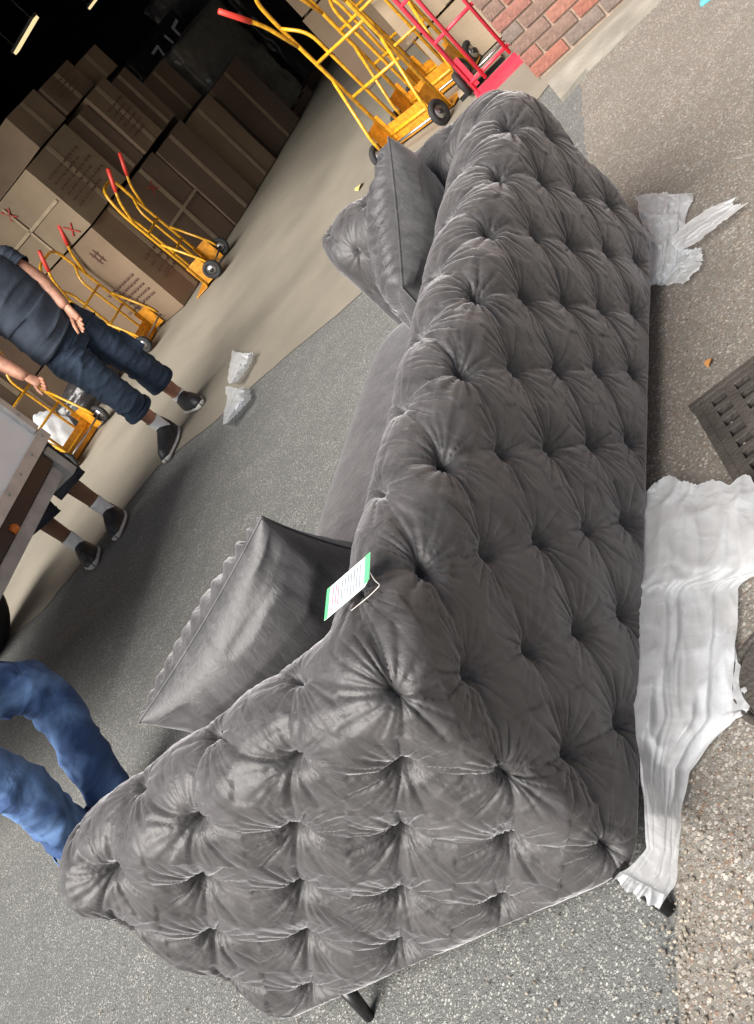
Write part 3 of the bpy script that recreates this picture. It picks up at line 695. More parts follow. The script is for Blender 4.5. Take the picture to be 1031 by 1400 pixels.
def carton(o3, a, b, c_, dims, mat, label, seam=True, **k):
    """carton with its low corner at o3; a,b horizontal unit dirs; dims (la,lb,h)"""
    ctr = o3 + a * dims[0] / 2 + b * dims[1] / 2 + Vector((0, 0, dims[2] / 2))
    root = empty('cardboard_box', o3 + a * dims[0] / 2 + b * dims[1] / 2, label=label, cat='box', **k)
    off = -Vector(root.location); rt_ = Matrix((a, b, Vector((0, 0, 1)))).transposed()
    bm = bmesh.new(); bx(bm, (0, 0, 0), (dims[0] - .014, dims[1] - .014, dims[2] - .014))
    bmesh.ops.subdivide_edges(bm, edges=bm.edges[:], cuts=7, use_grid_fill=True)
    rq = random.Random(int(a0 * 100 + z0 * 1000) if 'a0' in globals() else 3); ph_ = [rq.uniform(0, 6) for _ in range(6)]
    hx_, hy_, hz_ = [(d_ - .014) / 2 for d_ in dims]
    for v in bm.verts:
        c = v.co.copy(); fx_ = 1 - (c.x / hx_) ** 2; fy_ = 1 - (c.y / hy_) ** 2; fz_ = 1 - (c.z / hz_) ** 2
        if abs(abs(c.y) - hy_) < 1e-4: v.co.y += (.007 * fx_ * fz_ * math.sin(ph_[0] + c.x * 4 + c.z * 3)) * (1 if c.y > 0 else -1)
        if abs(abs(c.x) - hx_) < 1e-4: v.co.x += (.007 * fy_ * fz_ * math.sin(ph_[1] + c.y * 4)) * (1 if c.x > 0 else -1)
        v.co += Vector((math.sin(c.z * 9 + ph_[2]), math.sin(c.z * 7 + ph_[3]), math.sin(c.x * 8 + c.y * 6 + ph_[4]))) * .0022
    bm.transform(Matrix.Translation(ctr + off) @ rt_.to_4x4())
    frombm('carton', bm, mat, root)
    if seam:
        box('tape', o3 + a * dims[0] / 2 - b * (.001) + Vector((0, 0, dims[2] / 2)) + off, (.05, .002, dims[2] - .03), M['tape'], root, rt_)
    return root, off
sa = Vector((.787, .616, 0)).normalized(); sb = Vector((-sa.y, sa.x, 0)); SO = at(253, 420)
SO.z = .006
def SPt(a, b, z): return SO + sa * a + sb * b + Vector((0, 0, z))
Z3 = Vector((0, 0, 1)); G1 = 'cartons stacked along the left side of the warehouse'
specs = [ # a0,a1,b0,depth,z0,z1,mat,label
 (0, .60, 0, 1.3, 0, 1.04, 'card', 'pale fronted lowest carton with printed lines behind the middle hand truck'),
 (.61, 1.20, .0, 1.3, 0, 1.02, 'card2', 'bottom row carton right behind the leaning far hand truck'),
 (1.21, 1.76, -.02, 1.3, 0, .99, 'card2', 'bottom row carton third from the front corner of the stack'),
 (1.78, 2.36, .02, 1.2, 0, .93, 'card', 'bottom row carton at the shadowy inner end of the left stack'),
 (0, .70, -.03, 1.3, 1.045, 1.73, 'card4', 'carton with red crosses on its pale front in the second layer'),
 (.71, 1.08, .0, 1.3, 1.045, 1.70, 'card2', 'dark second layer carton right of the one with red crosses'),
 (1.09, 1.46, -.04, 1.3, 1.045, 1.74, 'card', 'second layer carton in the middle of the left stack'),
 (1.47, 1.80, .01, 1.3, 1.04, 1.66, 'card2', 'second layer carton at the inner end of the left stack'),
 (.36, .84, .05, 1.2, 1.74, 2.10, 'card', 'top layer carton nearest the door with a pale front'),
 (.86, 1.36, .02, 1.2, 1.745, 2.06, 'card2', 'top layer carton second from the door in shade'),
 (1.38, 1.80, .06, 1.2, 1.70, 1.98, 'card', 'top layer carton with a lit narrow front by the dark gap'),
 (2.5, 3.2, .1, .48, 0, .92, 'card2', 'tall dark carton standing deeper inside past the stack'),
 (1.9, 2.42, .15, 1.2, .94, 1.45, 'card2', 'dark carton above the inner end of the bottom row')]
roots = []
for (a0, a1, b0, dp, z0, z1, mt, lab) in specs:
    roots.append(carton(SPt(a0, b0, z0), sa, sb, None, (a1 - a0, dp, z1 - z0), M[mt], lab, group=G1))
# marks: red crosses on pale front (front face = -a side)
r5, off = roots[4]; fo = SPt(0, -.03, 1.045) + off - sa * .006
fxv = sb
for (cx_, cz_) in ((.62, .56), (.22, .10)):
    strokes('red_cross', r5, fo, fxv, Z3, [((cx_ - .05, cz_ - .06), (cx_ + .05, cz_ + .06)), ((cx_ - .06, cz_ + .04), (cx_ + .05, cz_ - .05))], .014, M['redink'])
strokes('tape_strip', r5, fo, fxv, Z3, [((.05, .34), (1.2, .34)), ((.62, .05), (.62, .62))], .03, M['tape'])
r1, off = roots[0]; print_lines(r1, SPt(0, 0, 0) + off - sb * 0 - sa * .006, sb, Z3, .12, .55, .62, .25, 5, M['ink'], 2)
strokes('print_mark', r1, SPt(0, 0, 0) + off - sa * .006, sb, Z3, [((.2, .86), (.3, .86)), ((.2, .80), (.3, .80)), ((.22, .9), (.22, .76)), ((.28, .9), (.28, .76))], .012, M['ink'])
print_lines(r1, SPt(0, 0, 0) + off - sb * .006, sa, Z3, .12, .55, .5, .25, 4, M['ink'], 12)
print_lines(r5, SPt(0, -.03, 1.045) + off * 0 - Vector(r5.location) - sb * .006, sa, Z3, .08, .52, .62, .14, 6, M['ink'], 3)
r7, off = roots[6]; print_lines(r7, SPt(1.09, -.04, 1.045) + off - sb * .006, sa, Z3, .05, .5, .33, .14, 6, M['ink'], 4)
r9, off = roots[9]; print_lines(r9, SPt(.86, .02, 1.745) + off - sb * .006, sa, Z3, .05, .26, .42, .08, 4, M['ink'], 6)
r2, off = roots[1]; strokes('red_cross', r2, SPt(.61, 0, 0) + off - sb * .006, sa, Z3, [((.18, .86), (.28, .78)), ((.18, .77), (.28, .87))], .014, M['redink'])
strokes('tape_strip', r2, SPt(.61, 0, 0) + off - sb * .006, sa, Z3, [((.0, .5), (.58, .5))], .03, M['tape'])
# boxes to the left, behind the two men
la = Vector((.92, .39, 0)).normalized(); lb = Vector((-la.y, la.x, 0)); LO = Vector((-3.3, 8.6, .006)); G2 = 'cartons behind the two workmen'
for (a0, a1, b0, z0, z1, mt, lab) in [(1.9, 3.1, .55, 0, .55, 'card', 'long low carton behind the hip of the man in the dark shirt'), (1.85, 3.05, .6, .555, 1.10, 'card2', 'carton on the low one behind the elbow of the man'), (1.8, 3.0, .7, 1.105, 1.6, 'card', 'upper carton left of the pale one with crosses'),
        (.7, 1.85, .2, 0, .6, 'card', 'low carton behind the hand truck with the plastic bag'), (.6, 1.8, .25, .605, 1.25, 'card2', 'second layer carton behind the lorry panel corner'), (-.6, .6, 0, 0, .9, 'card', 'carton at the left edge behind the lorry'), (.5, 1.75, .3, 1.255, 1.9, 'card', 'topmost carton at the left edge of the photo')]:
    carton(LO + la * a0 + lb * b0 + Vector((0, 0, z0)), la, lb, None, (a1 - a0, 1.0, z1 - z0), M[mt], lab, group=G2)
# pale boxes just inside the doorway
E2 = at(621, 118); E2.z = .006; G3 = 'pale cartons in the doorway corner'
for (z0, z1, o_, lab) in [(0, .375, 0, 'pale carton on the floor behind the red hand truck'), (.38, .80, -.05, 'pale carton stacked on another behind the red hand truck'), (.805, 1.25, -.03, 'top pale carton of the pile in the doorway corner')]:
    q, off = carton(E2 + DW * o_ + Vector((0, 0, z0)), DW, DI, None, (.72, .55, z1 - z0), M['card3'], lab, group=G3, seam=(z0 > 0))
# brown cartons in shade behind the yellow trucks
bo = at(500, 140); bo.z = .006
for (a0, z0, z1, lab) in [(0, 0, .8, 'shaded brown carton on the floor behind the yellow hand trucks'), (.02, .805, 1.5, 'shaded brown carton stacked behind the yellow hand trucks'), (.75, 0, 1.1, 'shaded carton right of the pair behind the yellow hand trucks'), (.03, 1.505, 2.1, 'topmost shaded brown carton behind the yellow hand trucks')]:
    carton(bo + DW * a0 + DI * .3 + Vector((0, 0, z0)), DW, DI, None, (.7, .8, z1 - z0), M['card'], lab, group='shaded cartons behind the yellow hand trucks')
# wrapped pallets in the dark
def pallet_load(p, a, b, dims, mat, label, top=None):
    root = empty('wrapped_pallet', p, label=label, cat='wrapped pallet', group='wrapped pallets in the dark of the warehouse'); rt_ = Matrix((a, b, Z3)).transposed()
    n = 40; th = np.linspace(0, 2 * np.pi, n * 3); zz_ = np.linspace(0, 1, n)
    TH_, ZZ_ = np.meshgrid(th, zz_, indexing='ij'); sg = lambda c, e_: np.sign(c) * np.abs(c) ** e_
    nz = .02 * vnoise(TH_.shape, (24, 12), int(dims[0] * 100)); nz[-1] = nz[0]
    X = sg(np.cos(TH_), .25) * (dims[0] / 2 + nz); Y = sg(np.sin(TH_), .25) * (dims[1] / 2 + nz)
    clos = np.where(ZZ_ > .97, 0, 1)
    P_ = np.stack([X * clos, Y * clos, .14 + np.minimum(ZZ_, .97) * (dims[2] - .14) + nz], -1)
    W_ = np.array(a)[None, None] * P_[..., :1] + np.array(b)[None, None] * P_[..., 1:2] + np.array(Z3)[None, None] * P_[..., 2:]
    grid_mesh('wrapped_load', W_, mat, root)
    for s in (-1, 0, 1): box('pallet_runner', b * (s * dims[1] * .42) + Vector((0, 0, .05)), (dims[0], .1, .09), M['card2'], root, rt_)
    for s in range(5): box('pallet_board', a * ((s - 2) * dims[0] * .22) + Vector((0, 0, .11)), (.1, dims[1], .022), M['card2'], root, rt_)
    return root, rt_
q = SPt(3.15, 1.16, 0); q.z = 0.004
pr, rt_ = pallet_load(q, sa, sb, (1.2, 1.0, 1.76), M['wrap'], 'black wrapped pallet with white painted letters deep inside')
fo = -sb * .528 - sa * .25 + Vector((0, 0, 1.42))
strokes('painted_letter', pr, fo, sa, Z3, [((0, .13), (.14, .14)), ((.14, .14), (.09, .0))], .032, M['chalk'])
strokes('painted_letter', pr, fo, sa, Z3, [((.34, .15), (.35, .05))], .036, M['chalk'])
strokes('painted_letter', pr, fo, sa, Z3, [((.52, .14), (.66, .16)), ((.52, .14), (.52, .02)), ((.52, .02), (.66, -.02))], .036, M['chalk'])
q = at(405, 172); q.z = .004
pallet_load(q + sb * .6 + sa * .2, sa, sb, (1.2, 1.0, 1.5), M['wrapw'], 'pallet in shiny clear wrap standing past the cartons')
pallet_load(q + sb * .8 + sa * 1.7, sa, sb, (1.2, 1.1, 2.0), M['wrap'], 'tall black wrapped pallet at the back of the warehouse')
pallet_load(at(372, 215) + sb * .7 + Vector((0, 0, .004)), sa, sb, (.7, .9, 1.0), M['bluewrap'], 'low dark blue wrapped pallet beside the shiny one')

# ------------------------------------------------------------------ hand trucks
def make_hand_truck(mat, matplate, label, group, hgt=1.25, wd=.46, grips=True, plate_h=.15):
    """stands with its toe plate on the floor, tubes rising along +Z, back towards +Y"""
    root = empty('hand_truck', (0, 0, 0), label=label, cat='hand truck', group=group)
    x = wd / 2; r = .0135
    fr_ = rounded([(-x, 0, .03), (-x, 0, hgt * .80), (-x * .80, .03, hgt), (x * .80, .03, hgt), (x, 0, hgt * .80), (x, 0, .03)], .14, 7)
    tube('frame_tube', fr_, r, mat, root, 10)
    for s in (-1, 1):
        tube('inner_tube', rounded([(s * x * .52, -.015, .06), (s * x * .50, -.015, hgt * .70), (s * x * .98, .005, hgt * .80)], .1), r * .85, mat, root, 8)
        if grips:
            tube('handle', rounded([(s * x, 0, hgt * .68), (s * x * 1.02, .07, hgt * .86), (s * x * 1.02, .15, hgt * .96)], .05), r * .95, mat, root, 8)
            tube('grip', [(s * x * 1.02, .125, hgt * .926), (s * x * 1.02, .155, hgt * .964), (s * x * 1.02, .24, hgt * 1.065)], [.0165, .018, .017], M['grip'], root, 10)
        tube('stair_bar', rounded([(s * x, .01, hgt * .46), (s * x, .15, hgt * .16), (s * x, .16, .12)], .06), r * .8, mat, root, 8)
        bm = bmesh.new(); bx(bm, (s * x, .055, .13), (.006, .15, .22), None, .002); bx(bm, (s * (x - .02), .0, .16), (.045, .006, .2), None, .002); frombm('wheel_bracket', bm, matplate, root)
        wy, wz, wx = .155, .085, s * (x + .045)
        tyre = tube('tyre', [(wx, wy + .064 * math.cos(a), wz + .064 * math.sin(a)) for a in np.linspace(0, 2 * math.pi, 24, endpoint=False)],   .021, M['rubber'], root, 10, closed=True)
        cyl('rim', (wx - .015, wy, wz), (wx + .015, wy, wz), .045, M['steel'], root, 20)
        cyl('hub', (wx - .026, wy, wz), (wx + .026, wy, wz), .018, M['black'], root, 12)
    cyl('axle', (-x - .05, .155, .085), (x + .05, .155, .085), .009, M['steel'], root, 10)
    for z_ in (.10, hgt * .34, hgt * .57): tube('crossbar', [(-x, -.004, z_), (x, -.004, z_)], r * .85, mat, root, 8)
    bm = bmesh.new(); bx(bm, (0, -.085, .012), (wd + .05, .15, .008), None, .003); bx(bm, (0, -.008, .015 + plate_h / 2), (wd + .04, .008, plate_h), None, .002); frombm('toe_plate', bm, matplate, root)
    return root
def place(o, foot, rz, tilt=0, label=None):
    o.location = foot; o.rotation_euler = (tilt, 0, rz)
    if label: o['label'] = label
G4 = 'yellow tubular hand trucks'
ht = make_hand_truck(M['yellow'], M['orange'], 'front yellow hand truck with red grips beside the far sofa arm', G4, 1.31, .52)
fa = at(518, 212); fb = at(592, 168); 
mid_ = (fa + fb) / 2; mid_.z = .02
def az(v): return math.atan2(v.y, v.x)
sh_ = at(572, 186) - at(541, 201); sh_.z = 0
place(ht, Vector((2.04, 6.86, .006)) + sh_, az(Vector((-.50, .87, 0))), R(-3))
others = [((2.36, 7.05, .006), az(Vector((-.58, .81, 0))), R(-2), 'yellow hand truck nested second behind the front one'),
          ((2.62, 7.25, .006), az(Vector((-.45, .89, 0))), R(-5), 'yellow hand truck nested last against the pale cartons')]
for (p, rz, ti, lb_) in others: place(copy_tree(ht), Vector(p) + sh_, rz, ti, lb_)
ht2 = make_hand_truck(M['yellow'], M['orange'], 'x', G4, 1.16, .44)
k1 = ht2; place(k1, at(292, 378) + Vector((0, .0, .006)), az(Vector((-.45, -.89, 0))) , R(2), 'yellow hand truck leaning on the far end of the carton stack')
k2 = copy_tree(ht2); place(k2, at(207, 470) + Vector((0, 0, .006)), az(Vector((-.62, -.78, 0))), R(2), 'yellow hand truck leaning on cartons beside the hand of the man')
k3 = copy_tree(ht2); place(k3, at(118, 614) + Vector((0, 0, .006)), az(Vector((-.80, -.60, 0))), R(2), 'yellow hand truck carrying a plastic wrapped item behind the lorry')
rd = make_hand_truck(M['redp'], M['redp'], 'small red hand truck standing before the brick pier', 'red hand truck by the brick pier', 1.2, .36, grips=False, plate_h=.03)
del rd['group']
place(rd, at(690, 100) + Vector((0, 0, .006)), az(DW) + R(8), R(4))
# flat wooden dolly foot between the trucks
dol = at(660, 108); dd_ = empty('plywood_board', dol, az(DW) + .1, label='small plywood board with black edge between yellow and red trucks', cat='board')
box('board', (0, 0, .025), (.34, .14, .03), M['card3'], dd_, None, .003); box('edge_trim', (0, -.075, .018), (.34, .008, .03), M['black'], dd_)
# crumpled plastic lump and black bag by the third truck
def blob(name, c, s, mat, seed, label, cat):
    bm = bmesh.new(); bmesh.ops.create_icosphere(bm, subdivisions=4, radius=1); r = random.Random(seed)
    ph = [(Vector((r.uniform(-1, 1), r.uniform(-1, 1), r.uniform(-1, 1))).normalized(), r.uniform(3, 8), r.uniform(0, 6)) for _ in range(12)]
    for v in bm.verts:
        d = 1 + sum(.06 * abs(math.sin(v.co.dot(p) * f_ + o_)) for p, f_, o_ in ph) - .3
        v.co = Vector((v.co.x * s[0] * d, v.co.y * s[1] * d, max(-s[2] * .8, v.co.z * s[2] * d)))
    o = frombm(name, bm, mat, None, True); o.location = c; tag(o, label, cat); return o
pm = at(104, 606); blob('plastic_bundle', Vector((pm.x - .02, pm.y - .05, .19)), (.13, .12, .20), M['film'], 3, 'lump of clear plastic wrapping on the hand truck behind the lorry', 'plastic')
bp_ = at(128, 560); blob('black_bag', Vector((bp_.x + .1, bp_.y, .13)), (.32, .15, .16), M['wrap'], 5, 'black bag lying behind the third hand truck', 'bag')

# ------------------------------------------------------------------ lorry at the left edge
PZ = .75
c0 = at(70, 600, PZ); c1 = at(0, 728, PZ); ld = (c1 - c0); ld.z = 0; ld.normalize(); lback = Vector((-ld.y, ld.x, 0))
if lback.x > 0: lback = -lback
lor = empty('lorry', (c0.x, c0.y, 0), label='flatbed lorry with a white aluminium framed sideboard at the left edge', cat='lorry')
LL, LW, LH = 2.0, 2.0, .55
rtl = Matrix((ld, lback, Z3)).transposed()
def lp(a, b, z): return ld * a + lback * b + Vector((0, 0, z))
box('side_board', lp(LL / 2, .022, PZ + LH / 2 + .02), (LL - .02, .03, LH), M['white'], lor, rtl)
box('side_board', lp(LL / 2, LW - .02, PZ + LH / 2 + .02), (LL - .02, .03, LH), M['white'], lor, rtl)
box('tail_board', lp(.02, LW / 2, PZ + LH / 2 + .02), (.03, LW - .08, LH), M['white'], lor, rtl)
box('bed_floor', lp(LL / 2, LW / 2, PZ + .03), (LL - .08, LW - .08, .03), M['beam'], lor, rtl)
box('lower_rail', lp(LL / 2, -.008, PZ + .045), (LL, .03, .065), M['alu'], lor, rtl, .004)
box('corner_rail', lp(.022, -.008, PZ + LH / 2 + .08), (.044, .03, LH - .01), M['alu'], lor, rtl, .004)
rv = bmesh.new(); bmesh.ops.create_uvsphere(rv, u_segments=8, v_segments=5, radius=.008); rvm = bpy.data.meshes.new('rivet'); rv.to_mesh(rvm); rv.free(); rvm.materials.append(M['steel'])
for k_ in range(12):
    o = bpy.data.objects.new('rivet', rvm); COL.objects.link(o); o.parent = lor; o.location = lp(.05 + k_ * .16, -.024, PZ + .05)
for k_ in range(3):
    o = bpy.data.objects.new('rivet', rvm); COL.objects.link(o); o.parent = lor; o.location = lp(.03, -.024, PZ + .2 + k_ * .15)
box('floor_edge', lp(LL / 2, LW / 2, PZ - .04), (LL - .1, LW - .1, .07), M['black'], lor, rtl)
# rear bumper bar hangs lower
b0 = at(110, 655, .52); b1 = at(72, 622, .52)
box('bumper_bar', lp(.95, .10, PZ - .12), (1.9, .05, .07), M['beam'], lor, rtl, .006)
box('bumper_bracket', lp(.04, .14, PZ - .10), (.06, .20, .18), M['beam'], lor, rtl, .006)
lamp = blob('side_lamp', lp(.62, .05, PZ - .06), (.022, .02, .022), M['lamp'], 2, None, None); lamp.parent = lor
wq = at(20, 872); wl = Vector((wq.x - c0.x, wq.y - c0.y, 0)) + Vector((-.12, .12, .0))
tube('tyre', [wl + ld * (.30 * math.cos(a)) + Vector((0, 0, .40 + .30 * math.sin(a))) for a in np.linspace(0, 2 * math.pi, 40, endpoint=False)], .11, M['rubber'], lor, 12, closed=True)
cyl('wheel_rim', wl - lback * .06, wl + lback * .06, .2, M['steel'], lor, 28).location = (0, 0, .4)
# litter behind the lorry
for (px_, py_, sz, mt, lab) in [(40, 735, (.10, .07, .07), 'green', 'crushed green carton on the floor behind the lorry'), (22, 762, (.14, .06, .04), 'tissue', 'scrap of white packing behind the lorry'), (48, 722, (.05, .05, .05), 'leafy', 'pale yellow scrap beside the green carton')]:
    p = at(px_, py_); blob('litter', Vector((p.x, p.y, sz[2] * .75)), sz, M[mt], px_, lab, 'litter')

# ------------------------------------------------------------------ people
def skin(name, verts, edges, radii, mat, parent=None, sub=2, root=0):
    me = bpy.data.meshes.new(name); me.from_pydata([tuple(v) for v in verts], edges, []); me.update()
    o = bpy.data.objects.new(name, me); COL.objects.link(o)
    md = o.modifiers.new('s', 'SKIN'); md.use_smooth_shade = True
    for i, r in enumerate(radii):
        sv = me.skin_vertices[0].data[i]; sv.radius = r if isinstance(r, tuple) else (r, r); sv.use_root = (i == root)
    s2 = o.modifiers.new('u', 'SUBSURF'); s2.levels = sub; s2.render_levels = sub
    dg = bpy.context.evaluated_depsgraph_get(); ev = o.evaluated_get(dg); bm2 = bpy.data.meshes.new_from_object(ev)
    bpy.data.objects.remove(o); bm2.materials.clear(); bm2.materials.append(mat)
    return link(name, bm2, None, parent, True)
def V3(p): return Vector(p)
def limb(name, pts, radii, mat, parent, n=24, wr=.0, seed=0):
    """clothing tube with wrinkles along a limb"""
    P = rounded(pts, .12, 5); L = [0]
    for i in range(1, len(P)): L.append(L[-1] + (P[i] - P[i - 1]).length)
    tot = L[-1]; N = 90; s = np.linspace(0, tot, N)
    Q = [Vector([float(np.interp(x, L, [p[i] for p in P])) for i in range(3)]) for x in s]
    rads = np.interp(s / tot, np.linspace(0, 1, len(radii)), radii)
    th = np.linspace(0, 2 * np.pi, n * 2 + 1); nz = vnoise((N, n * 2 + 1), (9, 3), seed); nz2 = vnoise((N, n * 2 + 1), (22, 5), seed + 1); Vv = np.zeros((N, n * 2 + 1, 3)); prev = None
    for i in range(N):
        t = (Q[min(N - 1, i + 1)] - Q[max(0, i - 1)]).normalized()
        x = t.orthogonal().normalized() if prev is None else (prev - t * prev.dot(t)).normalized(); prev = x; y = t.cross(x)
        for j, a in enumerate(th):
            k_ = j % (n * 2); rr = rads[i] * (1 + wr * .8 * ((1 - abs(nz[i, k_])) ** 5 - .2) + wr * .45 * ((1 - abs(nz2[i, k_])) ** 4 - .3) + wr * .2 * nz[i, k_])
            Vv[i, j] = Q[i] + x * rr * math.cos(a) + y * rr * math.sin(a)
    return grid_mesh(name, Vv, mat, parent)
def hand(name, wrist, direc, side, mat, parent, curl=.5, s=1.):
    """palm with four fingers and a thumb, each its own chain rooted in the palm"""
    d = direc.normalized(); sd_ = side.normalized(); nn = d.cross(sd_).normalized()
    V = [wrist - d * .03, wrist + d * .05 * s, wrist + d * .085 * s]; E_ = [(0, 1), (1, 2)]; Rr = [(.026 * s, .020 * s), (.036 * s, .017 * s), (.036 * s, .015 * s)]
    skin(name, V, E_, Rr, mat, parent)
    out = []
    for k_ in range(4):
        b = wrist + d * .075 * s + sd_ * (k_ - 1.5) * .020 * s; ln_ = (.068, .078, .073, .058)[k_] * s; pts = [b]
        ang = 0; dd2 = d
        for q_ in range(3):
            ang += curl * (.5 + .25 * q_); dd2 = (d * math.cos(ang) + nn * math.sin(ang)).normalized(); pts.append(pts[-1] + dd2 * ln_ * (.45, .32, .26)[q_])
        bm = bmesh.new(); tube_bm(bm, pts, [.0095 * s, .009 * s, .008 * s, .0055 * s], 8); out.append(frombm('finger', bm, mat, parent, True))
    b = wrist + d * .03 * s - sd_ * .028 * s
    bm = bmesh.new(); tube_bm(bm, [b, b + (d * .6 - sd_ * .8) * .035 * s + nn * .01, b + (d * .9 - sd_ * .7) * .062 * s + nn * .03], [.012 * s, .0105 * s, .007 * s], 8); frombm('thumb', bm, mat, parent, True)
def shoe(heel, toe, root, z0=0.006):
    d = (toe - heel); L = d.length; d.normalize(); sd_ = Vector((-d.y, d.x, 0)); n = 28; V = np.zeros((n, 25, 3)); W = np.zeros((n, 25, 3))
    for i in range(n):
        t = i / (n - 1); hw = .060 * (math.sin(math.pi * min(1, max(.0, t * .92 + .04))) ** .35) * (1 - .12 * math.cos(2 * math.pi * t)) 
        hw *= (.05 if i in (0, n - 1) else 1)
        top = (.155 - .080 * max(0, (t - .28) / .72) ** .6 if t > .28 else .155) * (.85 if t < .03 else 1)
        if t > .9: top *= 1 - (t - .9) * 4
        for j in range(25):
            a = 2 * math.pi * j / 24; cx_ = math.copysign(abs(math.cos(a)) ** .7, math.cos(a)); sz_ = math.sin(a)
            z = z0 + .028 + (max(sz_, 0) * (top - .03)) + min(sz_, 0) * .004
            V[i, j] = heel + d * (t * L) + sd_ * hw * cx_ * (1 - .35 * max(sz_, 0) ** 2); V[i, j, 2] = z
            W[i, j] = heel + d * (t * (L + .012) - .006) + sd_ * (hw * 1.08 + .002) * cx_; W[i, j, 2] = z0 + .013 + .016 * sz_
    o = grid_mesh('shoe', V, M['shoe'], root); grid_mesh('shoe_sole', W, M['sole'], root)
    for k_ in range(4):
        t = .38 + k_ * .09; c_ = heel + d * t * L; c_.z = z0 + .152 - .080 * ((t - .28) / .72) ** .6 - .002
        tube('lace', [c_ - sd_ * .02, c_ + Vector((0, 0, .003)), c_ + sd_ * .02], .0028, M['sole'] if False else M['rubber'], root, 6)
def head(c, face, root, skinm):
    """head with nose, ears, eyes, mouth and short hair; face = direction looked at"""
    f = face.normalized(); sd_ = Z3.cross(f).normalized(); n = 36
    th = np.linspace(0, 2 * np.pi, n + 1); ph = np.linspace(-np.pi / 2, np.pi / 2, n)
    TH_, PH_ = np.meshgrid(th, ph, indexing='ij'); X = np.cos(PH_) * np.cos(TH_); Y = np.cos(PH_) * np.sin(TH_); Z = np.sin(PH_)
    jaw = 1 - .22 * np.clip(-Z, 0, 1) ** 1.5
    fx = X * .095 * jaw + .028 * np.exp(-((Y / .16) ** 2 + ((Z + .1) / .22) ** 2)) * (X > 0) - .006 * np.exp(-(((np.abs(Y) - .38) / .15) ** 2 + ((Z - .08) / .12) ** 2)) * (X > 0)
    W_ = np.array(c)[None, None] + np.array(f)[None, None] * fx[..., None] + np.array(sd_)[None, None] * (Y * .076 * jaw)[..., None] + np.array(Z3)[None, None] * (Z * .118)[..., None]
    grid_mesh('head', W_, skinm, root)
    hx = np.where((Z > .35) | ((X < .1) & (Z > -.35)), 1.07, .93)
    W2 = np.array(c)[None, None] + np.array(f)[None, None] * (X * .095 * hx - .004)[..., None] + np.array(sd_)[None, None] * (Y * .076 * hx)[..., None] + np.array(Z3)[None, None] * (Z * .118 * hx)[..., None]
    grid_mesh('hair', W2, M['hair'], root)
    for s in (-1, 1):
        o = cyl('ear', c + sd_ * s * .072 + f * -.004, c + sd_ * s * .088 - f * .012, .026, skinm, root, 12)
        e_ = c + f * .088 + sd_ * s * .031 + Z3 * .012; cyl('eye', e_ - f * .01, e_ + f * .002, .010, M['eye'], root, 10)
    tube('mouth', [c + f * .090 - Z3 * .052 + sd_ * a * .022 - f * abs(a) * .006 for a in (-1, -.5, 0, .5, 1)], .0035, M['grip'], root, 6)

# man in dark shirt and three-quarter work trousers
def relp(lst, o): return [Vector(p) - o for p in lst]
mo = Vector((-.45, 6.45, 0)); man = empty('person', mo, label='person in dark t-shirt, navy work shorts and black trainers near the doorway', cat='person')
J = {}
J['aL'] = aty(262, 553, 6.70); J['aR'] = aty(224, 585, 6.45)
J['kL'] = aty(188, 497, 6.58); J['kR'] = aty(165, 542, 6.36)
J['hL'] = aty(105, 447, 6.58); J['hR'] = aty(88, 486, 6.48)
J['pel'] = aty(92, 463, 6.52); J['wa'] = aty(62, 447, 6.50); J['ch'] = aty(12, 408, 6.50); J['nk'] = aty(-55, 358, 6.52)
J['sL'] = aty(4, 352, 6.62); J['sR'] = aty(-52, 425, 6.40)
J['eL'] = aty(58, 385, 6.50); J['wL'] = aty(93, 422, 6.40); J['eR'] = aty(-8, 492, 6.30); J['wR'] = aty(40, 517, 6.20)
q = lambda *ks: [J[k_] - mo for k_ in ks]
vv = q('pel', 'hL', 'kL', 'aL', 'hR', 'kR', 'aR', 'wa', 'ch', 'nk', 'sL', 'eL', 'wL', 'sR', 'eR', 'wR')
ee = [(0, 1), (1, 2), (2, 3), (0, 4), (4, 5), (5, 6), (0, 7), (7, 8), (8, 9), (8, 10), (10, 11), (11, 12), (8, 13), (13, 14), (14, 15)]
skin('body', vv, ee, [(.13, .10), .085, .058, .040, .085, .058, .040, (.14, .11), (.15, .12), .06, .062, .052, .036, .062, .052, .036], M['skin'], man)
def torso(parent, cs, mat, name='shirt'):
    """cs: list of (centre, side vector, half width, half depth)"""
    n = 40; V = np.zeros((len(cs) * 12 - 11, n + 1, 3)); L = len(cs); N = V.shape[0]; nz = vnoise((N, n + 1), (9, 7), 5); nz2 = vnoise((N, n + 1), (14, 4), 8)
    for i in range(N):
        t = i / 12; k_ = min(int(t), L - 2); f_ = t - k_; f_ = f_ * f_ * (3 - 2 * f_)
        c = cs[k_][0].lerp(cs[k_ + 1][0], f_); sd_ = cs[k_][1].lerp(cs[k_ + 1][1], f_).normalized(); hw = cs[k_][2] * (1 - f_) + cs[k_ + 1][2] * f_; hd = cs[k_][3] * (1 - f_) + cs[k_ + 1][3] * f_
        ax = (cs[k_ + 1][0] - cs[k_][0]).normalized(); dp = ax.cross(sd_).normalized()
        for j in range(n + 1):
            a = 2 * math.pi * j / n; w_ = 1 + .06 * ((1 - abs(nz[i, j % n])) ** 4 - .3) + .02 * nz2[i, j % n]
            V[i, j] = c + sd_ * hw * w_ * math.copysign(abs(math.cos(a)) ** .85, math.cos(a)) + dp * hd * w_ * math.sin(a)
    return grid_mesh(name, V, mat, parent)
sv = (J['sL'] - J['sR']).normalized(); hv = (J['hL'] - J['hR']).normalized()
ce = lambda k_: J[k_] - mo
hem = aty(76, 462, 6.50) - mo
